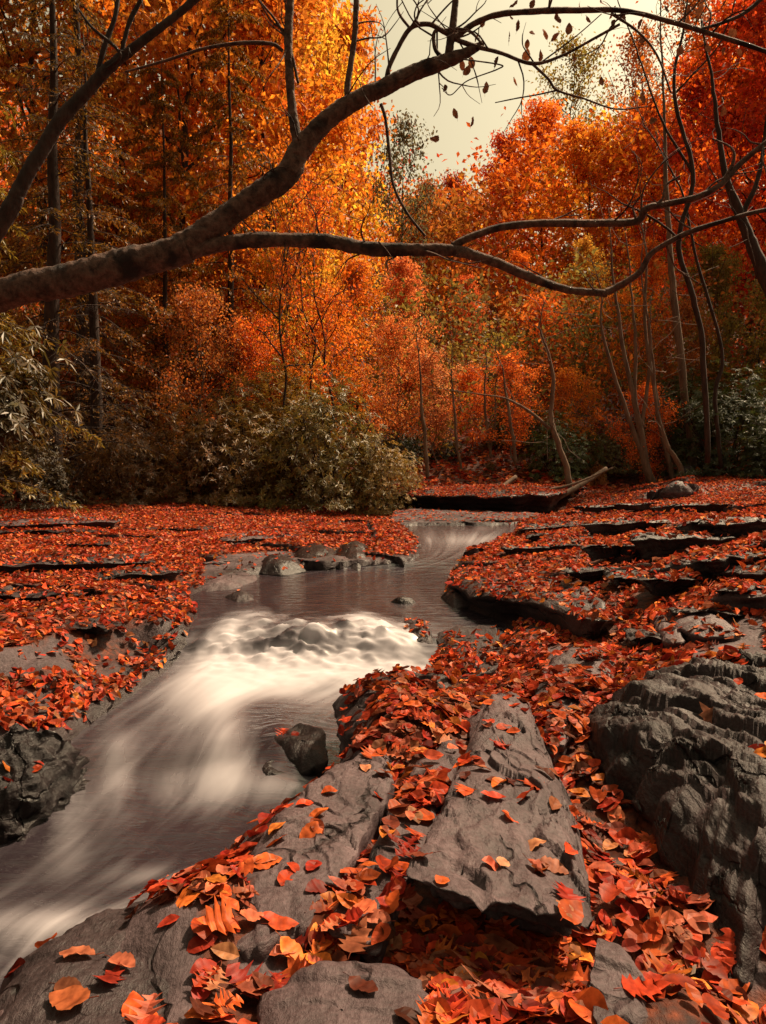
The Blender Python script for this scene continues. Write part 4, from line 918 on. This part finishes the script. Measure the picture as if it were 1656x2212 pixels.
# rhododendrons and other evergreen shrubs
G1 = (.12, .10, .03)
for k, (u, d, top, c, w, lab) in enumerate([
    (700, 14.6, 800, (.12, .10, .028), .80, 'large round rhododendron overhanging the leafy bank'),
    (560, 15.4, 790, (.13, .085, .022), .85, 'rhododendron merging into the large round one'),
    (830, 14.2, 930, (.20, .15, .05), .75, 'pale leaved rhododendron lobe above the stream bend'),
    (420, 15.0, 850, (.12, .065, .02), .85, 'brownish rhododendron under the hemlock boughs'),
    (270, 14.6, 900, (.10, .055, .02), .9, 'dim rhododendron behind the slim hemlock trunk'),
    (60, 13.5, 920, (.06, .045, .02), .95, 'shadowy rhododendron under the big leaved one'),
    (610, 18.0, 740, (.30, .22, .03), .7, 'yellow green rhododendron top between the saplings'),
    (1210, 16.8, 880, GRN, .85, 'dark green rhododendron behind the leaning trunk'),
    (1060, 17.4, 990, (.12, .085, .025), .7, 'low yellowish shrub above the fallen log'),
    (1330, 18, 900, (.09, .08, .02), .8, 'green shrub behind the grey clump'),
    (1580, 16.2, 790, DGR, .95, 'tall dark rhododendron above the rocky bank'),
    (1480, 19, 780, GRN, .9, 'dark green shrub among the grey trunks'),
    (1700, 14.6, 860, DGR, 1.0, 'black green rhododendron at the rim of the leafy rocks'),
    (960, 19.5, 930, DGR, .95, 'dark shrub in the hollow behind the fallen log'),
    (1290, 16.4, 990, (.30, .12, .03), .55, 'small orange tinged shrub between the log and the grey clump'),
    (870, 19.5, 900, DGR, .9, 'dark thicket behind the pale leaved rhododendron'),
    (180, 17.5, 800, (.09, .05, .02), 1.0, 'dark thicket behind the hemlock trunks'),
    (1120, 20, 850, GRN, 1.0, 'green thicket under the flame coloured maple')]):
    plant('rhododendron', RHO[k % 3], EM, u, d, top, 3, (c[0] * 1.6, c[1] * 1.35, c[2] * 1.0), lab, 'shrub', 'evergreen shrubs along the banks', w, k * 1.1, parts=('stem', 'crown'))
NEAR_RHO = make_shrub(260, 2.6, 1.25, 14, 420, .19, 9, .24, .5, .62)
plant('rhododendron', NEAR_RHO, EM, -85, 7.6, 660, 2.6, (.10, .064, .016), 'big leaved rhododendron below the base of the low limb', 'shrub', None, .8, .4, parts=('stem', 'crown'))

# trunks shown as bare stems: path in photo pixels at one distance, half width in pixels
def stem(name, label, paths, dist, m, cat='tree', group=None, wander=.6, leafcol=None, seed=0, twigs=14):
    r = np.random.RandomState(seed + 300); first = PY(*paths[0][0][:2], dist)
    e = put(name, None, loc=(first[0], dist, first[2])); org = np.array([first[0], dist, first[2]]); e.empty_display_size = .3; pts_all = []
    for k, p in enumerate(paths):
        p = list(p); e1, e0 = p[-1], p[-2]
        for q_ in (1, 2):
            p.append((e1[0] + (e1[0] - e0[0]) * .8 * q_ + r.uniform(-14, 14), e1[1] + (e1[1] - e0[1]) * .8 * q_, e1[2] * (1 - .36 * q_)))
        W_ = [np.r_[PY(a[0], a[1], dist), a[2] / FPX * dist] for a in p]
        P = smooth_path(W_, max(10, 7 * len(W_))); P[:, :2] += .012 * np.c_[np.cumsum(r.normal(size=len(P))), np.cumsum(r.normal(size=len(P)))] * wander
        g = Geo(); tube(g, P[:, :3] - org, P[:, 3] * .74, 8, .10, 5); put('trunk' if k == 0 else 'branch', g.mesh('stem'), m, e); pts_all.append(P)
    if twigs:
        g = Geo(); A, B = [], []; P = pts_all[0]
        for j in range(twigs):
            q = P[r.randint(len(P) // 3, len(P)), :3]; d = unit(r.normal(size=3) + [0, 0, .5])
            for s in range(4): q2 = q + d * .28; A.append(q - org); B.append(q2 - org); q = q2; d = unit(d + r.normal(size=3) * .3 + [0, 0, .1])
        segs(g, A, B, np.full(len(A), .007), np.full(len(A), .005), 3); kind(put('twigs', g.mesh('twigs'), m, e), 'stuff')
    tag(e, label, cat, group); return e
GT = 'grey trunks on the rocky bank'
stem('bare_tree', 'tallest straight grey trunk rising from the rocky bank', [[(1500, 1050, 13), (1482, 900, 11), (1466, 780, 11), (1448, 620, 9), (1436, 440, 7), (1430, 250, 4)]], 16.4, M_PALE, group=GT, seed=1)
stem('bare_tree', 'grey multi stemmed clump fanning out from one root', [[(1410, 1050, 13), (1395, 1000, 11), (1378, 880, 8), (1355, 760, 6), (1340, 640, 4)], [(1396, 1010, 8), (1372, 870, 6), (1376, 760, 5), (1368, 640, 3)], [(1402, 1020, 8), (1350, 880, 6), (1322, 790, 5), (1300, 700, 3)], [(1385, 930, 6), (1398, 800, 5), (1395, 680, 3)]], 15.8, M_PALE, group=GT, seed=2)
stem('bare_tree', 'slender curved grey trunk beside the tallest one', [[(1455, 1040, 8), (1435, 950, 7), (1420, 860, 7), (1405, 760, 5), (1400, 640, 4)]], 15.9, M_PALE, group=GT, seed=3)
stem('bare_tree', 'thin grey trunk bending at its foot among the bank stones', [[(1480, 1060, 8), (1470, 1010, 8), (1440, 960, 6), (1425, 900, 5), (1418, 800, 4)]], 15.3, M_DEAD, group=GT, seed=4)
stem('bare_tree', 'leaning forked trunk rooted at the stream bank', [[(1238, 1085, 9), (1225, 1020, 9), (1205, 960, 8), (1185, 900, 7), (1190, 830, 6), (1176, 760, 4)], [(1188, 925, 6), (1130, 880, 4), (1090, 860, 3), (1030, 850, 2)]], 14.9, M_DEAD, group=GT, seed=5)
stem('bare_tree', 'short pale trunk curving up over the log', [[(1116, 1000, 5), (1110, 950, 5), (1098, 910, 5), (1090, 860, 4), (1080, 800, 2)]], 16.5, M_PALE, group=GT, seed=6, twigs=6)
stem('bare_tree', 'pale trunk beside the round rhododendron', [[(928, 1052, 6), (922, 980, 6), (915, 900, 5), (910, 820, 3)]], 16.6, M_PALE, group=GT, seed=7, twigs=6)
stem('bare_tree', 'slim pale trunk in the hollow behind the log', [[(1003, 1040, 4), (992, 980, 4), (985, 900, 4), (980, 820, 2)]], 17.2, M_PALE, group=GT, seed=8, twigs=6)
stem('bare_tree', 'pair of thin pale trunks above the fallen log', [[(1060, 990, 4), (1052, 920, 4), (1046, 850, 3)], [(1060, 985, 3), (1072, 900, 3), (1070, 840, 2)]], 17.6, M_PALE, group=GT, seed=9, twigs=4)
stem('bare_tree', 'dark trunk slanting over the evergreens', [[(1720, 760, 22), (1656, 600, 20), (1625, 530, 17), (1600, 480, 14), (1560, 380, 9), (1540, 250, 6)], [(1600, 480, 8), (1640, 380, 6), (1656, 250, 4)]], 13.5, M_BARK, seed=10)
stem('bare_tree', 'dark twiggy tree arching over the red slope', [[(1530, 1000, 8), (1520, 760, 8), (1500, 640, 8), (1470, 520, 7), (1500, 380, 6), (1460, 200, 5), (1480, 60, 3), (1490, -60, 2)], [(1500, 380, 4), (1420, 240, 3), (1370, 90, 2)], [(1470, 520, 4), (1400, 470, 3), (1340, 440, 2)], [(1460, 200, 3), (1560, 90, 2), (1600, -20, 2)]], 14.5, M_BARK, seed=11, twigs=40)
stem('bare_tree', 'thin dark tree bending across the olive crowns', [[(1560, 1010, 6), (1545, 860, 6), (1560, 760, 5), (1510, 560, 4), (1480, 420, 3), (1440, 330, 2)]], 15, M_BARK, seed=12, twigs=24)
# fallen wood
def log(label, pts, rad, m=M_DEAD, name='fallen_log'):
    P = np.array([p for p in pts]); Q = smooth_path(P, 26); g = Geo(); org = Q[0].copy()
    tube(g, Q - org, np.linspace(rad, rad * .55, 26), 9, .12, 4); return tag(put(name, g.mesh(name), m, loc=org), label, 'log')
log('brown fallen log sloping down to the rock sheet', [PY(945, 1094, 14.3), PY(1010, 1082, 14.6), PY(1070, 1062, 15.0), PY(1115, 1030, 15.4)], .075)
log('brown log propped against the bank under the leaning trunk', [PY(1150, 1104, 14.0), PY(1200, 1078, 14.3), PY(1260, 1045, 14.8), PY(1310, 1012, 15.4)], .07)
log('thin dead branch lying across the propped log', [PY(1170, 1062, 14.2), PY(1240, 1045, 14.3), PY(1325, 1010, 14.9)], .03, name='dead_branch')

# ------------------------------------------------------------------ the leaning tree over the stream
LEAN_LEAVES = []
def overhang(label, name, parts, m, leaves=(), thick=.82, ntw=0):
    root = None; org = None; r = np.random.RandomState(77)
    for (nm, pts, amp) in parts:
        W_ = np.array([np.r_[PY(u, v, y), hw / FPX * y * (thick if hw > 6 else 1)] for (u, v, y, hw) in pts])
        if root is None:
            org = W_[0, :3].copy(); root = put(name, None, loc=org); root.empty_display_size = .3
        big = W_[0, 3] > .02; n = max(12, (34 if big else 12) * len(W_)); P = smooth_path(W_, n); P[:, 3] = np.maximum(P[:, 3], .0012)
        k = np.linalg.norm(np.diff(W_[:, :3], axis=0), axis=1).sum()
        P[:, :3] += (np.c_[pn(P[:, :3] * 2.3), pn(P[:, :3] * 2.3 + 8), pn(P[:, :3] * 2.3 + 16)]) * np.minimum(P[:, 3:4] * .5, .02) * amp
        g = Geo(); P[:, 3] *= 1 + .10 * pn(P[:, :3] * 3.1 + 50) + .22 * np.maximum(0, pn(P[:, :3] * 7 + 70) - .35)
        tube(g, P[:, :3] - org, P[:, 3], 20 if big else 6, .11 if big else .12, 22)
        put(nm, g.mesh(nm), m, root)
        if ntw and nm in ('limb', 'branch'):
            for _ in range(max(2, int(k * ntw))):
                i = r.randint(n // 5, n); q = P[i, :3]; d = unit(r.normal(size=3) * [1, .5, .8] + [0, 0, .35]); ln = r.uniform(.18, .55); tp = [q]
                for s_k in range(4): tp.append(tp[-1] + d * ln / 4); d = unit(d + r.normal(size=3) * .33)
                tw = Geo(); tube(tw, smooth_path(tp, 12) - org, np.linspace(min(.006, P[i, 3] * .5), .0014, 12), 5)
                f0 = tp[2]; d2 = unit(d + r.normal(size=3) * .6)
                tube(tw, smooth_path([f0, f0 + d2 * ln * .2, f0 + d2 * ln * .4 + r.normal(size=3) * .02], 6) - org, np.linspace(.003, .0012, 6), 4)
                put('twig', tw.mesh('twig'), m, root)
    me = OVAL
    for k, (u, v, y, sz, col) in enumerate(leaves):
        ob = put('leaf', me[k % 7], None, root); ob.location = PY(u, v, y) - org; ob.scale = (sz,) * 3
        ob.rotation_euler = (r.uniform(1.2, 2.4), r.uniform(-.6, .6), r.uniform(0, 6.28)); ob.color = (*col, 1)
    tag(root, label, 'tree'); return root
def w3(x, y, z, r): return ('w', x, y, z, r)
# root of the leaning tree stands on the bank beyond the frame
def to_uvyr(x, y, z, r):
    u, v = to_px(np.array([x, y, z])); return (float(u), float(v), y, r * FPX / y)
zr = gz(-3.3, 4.6)
r2 = random.Random(4)
lv = []
for (u, v) in [(r2.uniform(1000, 1640), r2.uniform(-5, 130)) for _ in range(26)] + [(1000, 140), (1010, 152), (1020, 135), (1140, 95), (1150, 70), (1180, 75), (1075, 135), (960, 190), (1050, 190), (985, 245), (1205, 40), (1230, 62), (1120, 55), (1165, 120), (1320, 30), (1345, 38), (1240, 128),
               (1390, 210), (1410, 260), (1420, 290), (1560, 240), (1300, 175), (1480, 60), (1020, 262), (1270, 40), (1100, 80), (1440, 20), (1490, 45), (1115, 175), (940, 300)]:
    lv.append((u, v, 4.3 + r2.random() * .6, r2.uniform(.05, .075), r2.choice([(.22, .07, .03), (.30, .10, .04), (.16, .06, .03)])))
overhang('smooth barked leaning tree whose limbs reach across the stream', 'leaning_tree', [
    ('trunk', [to_uvyr(-3.5, 4.7, zr - .2, .17), to_uvyr(-3.2, 4.6, zr + .6, .14), to_uvyr(-2.75, 4.5, 1.55, .12), (0, 640, 4.4, 42), (160, 602, 4.4, 42), (310, 565, 4.4, 40), (410, 532, 4.4, 38)], 1),
    ('limb', [(340, 560, 4.4, 34), (420, 515, 4.4, 33), (500, 462, 4.4, 30), (580, 405, 4.4, 32), (625, 370, 4.4, 31), (650, 325, 4.4, 28), (720, 255, 4.4, 24), (790, 210, 4.4, 22), (830, 192, 4.4, 22), (900, 155, 4.4, 20), (965, 130, 4.4, 17), (1010, 112, 4.4, 12), (1042, 95, 4.4, 8)], 1),
    ('limb', [(380, 545, 4.4, 30), (460, 530, 4.4, 21), (560, 518, 4.4, 20), (640, 517, 4.4, 18), (710, 522, 4.4, 18), (800, 535, 4.4, 17), (900, 538, 4.4, 16), (980, 540, 4.4, 15), (1050, 560, 4.4, 13), (1130, 592, 4.4, 12), (1220, 622, 4.4, 10), (1310, 635, 4.4, 9)], 1),
    ('branch', [(1300, 635, 4.4, 9), (1330, 622, 4.4, 9), (1380, 590, 4.35, 8), (1410, 545, 4.3, 7), (1480, 505, 4.25, 6), (1560, 480, 4.2, 5), (1656, 455, 4.15, 5), (1760, 440, 4.1, 4)], 1),
    ('branch', [(978, 530, 4.4, 9), (1020, 510, 4.4, 10), (1080, 492, 4.4, 10), (1180, 482, 4.35, 10), (1290, 483, 4.3, 10), (1375, 478, 4.3, 10), (1400, 450, 4.25, 10), (1440, 440, 4.25, 8), (1510, 425, 4.2, 8), (1560, 398, 4.2, 7), (1600, 355, 4.2, 6), (1656, 308, 4.15, 6), (1760, 240, 4.1, 5)], 1),
    ('branch', [(648, 318, 4.4, 15), (636, 260, 4.4, 12), (627, 180, 4.4, 11), (622, 90, 4.4, 11), (628, 0, 4.4, 10), (630, -120, 4.4, 9)], .6),
    ('branch', [(757, 222, 4.4, 10), (752, 190, 4.4, 8), (760, 130, 4.4, 7), (768, 60, 4.4, 7), (772, -60, 4.4, 6)], .6),
    ('branch', [(968, 128, 4.4, 11), (972, 95, 4.4, 10), (980, 40, 4.4, 9), (986, -20, 4.4, 8), (990, -100, 4.4, 7)], .6),
    ('branch', [(978, 86, 4.4, 6), (1020, 55, 4.4, 6), (1070, 35, 4.35, 6), (1150, 27, 4.3, 6), (1240, 22, 4.3, 6), (1340, 22, 4.25, 5), (1440, 45, 4.2, 5), (1560, 80, 4.2, 5), (1656, 112, 4.2, 4), (1750, 150, 4.2, 3)], 1),
    ('branch', [(832, 205, 4.4, 6), (840, 150, 4.4, 5), (862, 100, 4.4, 5), (888, 60, 4.4, 5), (925, 52, 4.4, 5), (960, 70, 4.4, 5), (1000, 92, 4.4, 5), (1080, 115, 4.35, 4), (1150, 138, 4.3, 4), (1215, 120, 4.3, 3), (1290, 80, 4.25, 3), (1340, 52, 4.2, 2.5)], 1),
    ('branch', [(960, 130, 4.4, 5), (940, 105, 4.4, 4), (938, 70, 4.4, 4), (960, 65, 4.4, 3), (1010, 66, 4.38, 3), (1042, 95, 4.38, 2.5)], 1),
    ('twig', [(1150, 138, 4.3, 3), (1185, 170, 4.3, 3), (1205, 195, 4.3, 2.6), (1260, 212, 4.3, 2), (1330, 235, 4.3, 1.6), (1400, 230, 4.3, 1.2)], 1),
    ('twig', [(1205, 195, 4.3, 2), (1160, 205, 4.3, 1.6), (1120, 212, 4.3, 1.4), (1070, 222, 4.3, 1)], 1),
    ('twig', [(885, 60, 4.4, 3), (860, 20, 4.4, 2.4), (862, -40, 4.4, 2)], 1),
    ('twig', [(930, 55, 4.4, 2.4), (960, 20, 4.4, 1.8), (1000, -20, 4.4, 1.5)], 1),
    ('twig', [(1165, 138, 4.3, 1.8), (1210, 105, 4.3, 1.6), (1255, 70, 4.3, 1.2), (1300, 30, 4.3, 1)], 1),
    ('twig', [(1000, 128, 4.3, 1.6), (1080, 140, 4.3, 1.5), (1075, 150, 4.3, 1.4), (1010, 175, 4.3, 1.3), (975, 205, 4.3, 1.2), (955, 190, 4.3, 1)], 1),
    ('twig', [(825, 225, 4.4, 4), (835, 260, 4.4, 3.5), (842, 330, 4.4, 3.5), (850, 400, 4.4, 3.2), (880, 460, 4.4, 3), (920, 510, 4.4, 3)], 1),
    ('twig', [(1700, -60, 4.2, 6), (1620, 20, 4.2, 4), (1560, 50, 4.2, 3.4), (1500, 66, 4.2, 3)], 1),
    ('twig', [(1320, 28, 4.25, 3), (1380, 70, 4.25, 2.5), (1420, 120, 4.25, 2.2), (1450, 200, 4.25, 1.8)], 1),
    ('twig', [(1560, 395, 4.2, 3), (1585, 350, 4.2, 3), (1580, 320, 4.2, 2.4), (1540, 300, 4.2, 1.8)], 1),
    ('twig', [(1400, 448, 4.25, 3), (1430, 432, 4.25, 3), (1440, 400, 4.25, 2.4), (1470, 380, 4.25, 1.8)], 1),
    ('twig', [(610, 110, 4.4, 4), (585, 95, 4.4, 4), (520, 93, 4.45, 4), (440, 105, 4.5, 3.4), (360, 130, 4.5, 3), (270, 155, 4.5, 2)], 1),
    ('twig', [(645, 180, 4.4, 3), (628, 110, 4.4, 3), (600, 50, 4.4, 2.5), (560, 0, 4.4, 2)], 1)], M_SMOOTH, lv, .82, 5)
z2 = gz(-4.8, 6.6)
overhang('dark rough trunk leaning up across the hemlock boughs', 'dark_leaning_tree', [
    ('trunk', [to_uvyr(-4.9, 6.6, z2 - .2, .17), to_uvyr(-4.3, 6.6, z2 + 1.2, .14), (0, 490, 6.6, 30), (45, 410, 6.6, 27), (95, 320, 6.6, 26), (150, 240, 6.6, 24), (215, 165, 6.6, 22), (270, 120, 6.6, 18), (340, 65, 6.6, 15), (420, 0, 6.6, 13), (520, -80, 6.6, 10)], 1),
    ('branch', [(205, 175, 6.6, 8), (230, 90, 6.6, 6), (250, 30, 6.6, 5), (262, -60, 6.6, 4)], 1),
    ('branch', [(262, 122, 6.6, 7), (280, 50, 6.6, 5), (310, -10, 6.6, 4)], 1),
    ('branch', [(215, 160, 6.6, 5), (260, 118, 6.5, 4), (200, 60, 6.5, 3), (170, 20, 6.5, 2)], 1)], M_BARK, (), .56, 3)
print('SCRIPT', time.time() - _t0)
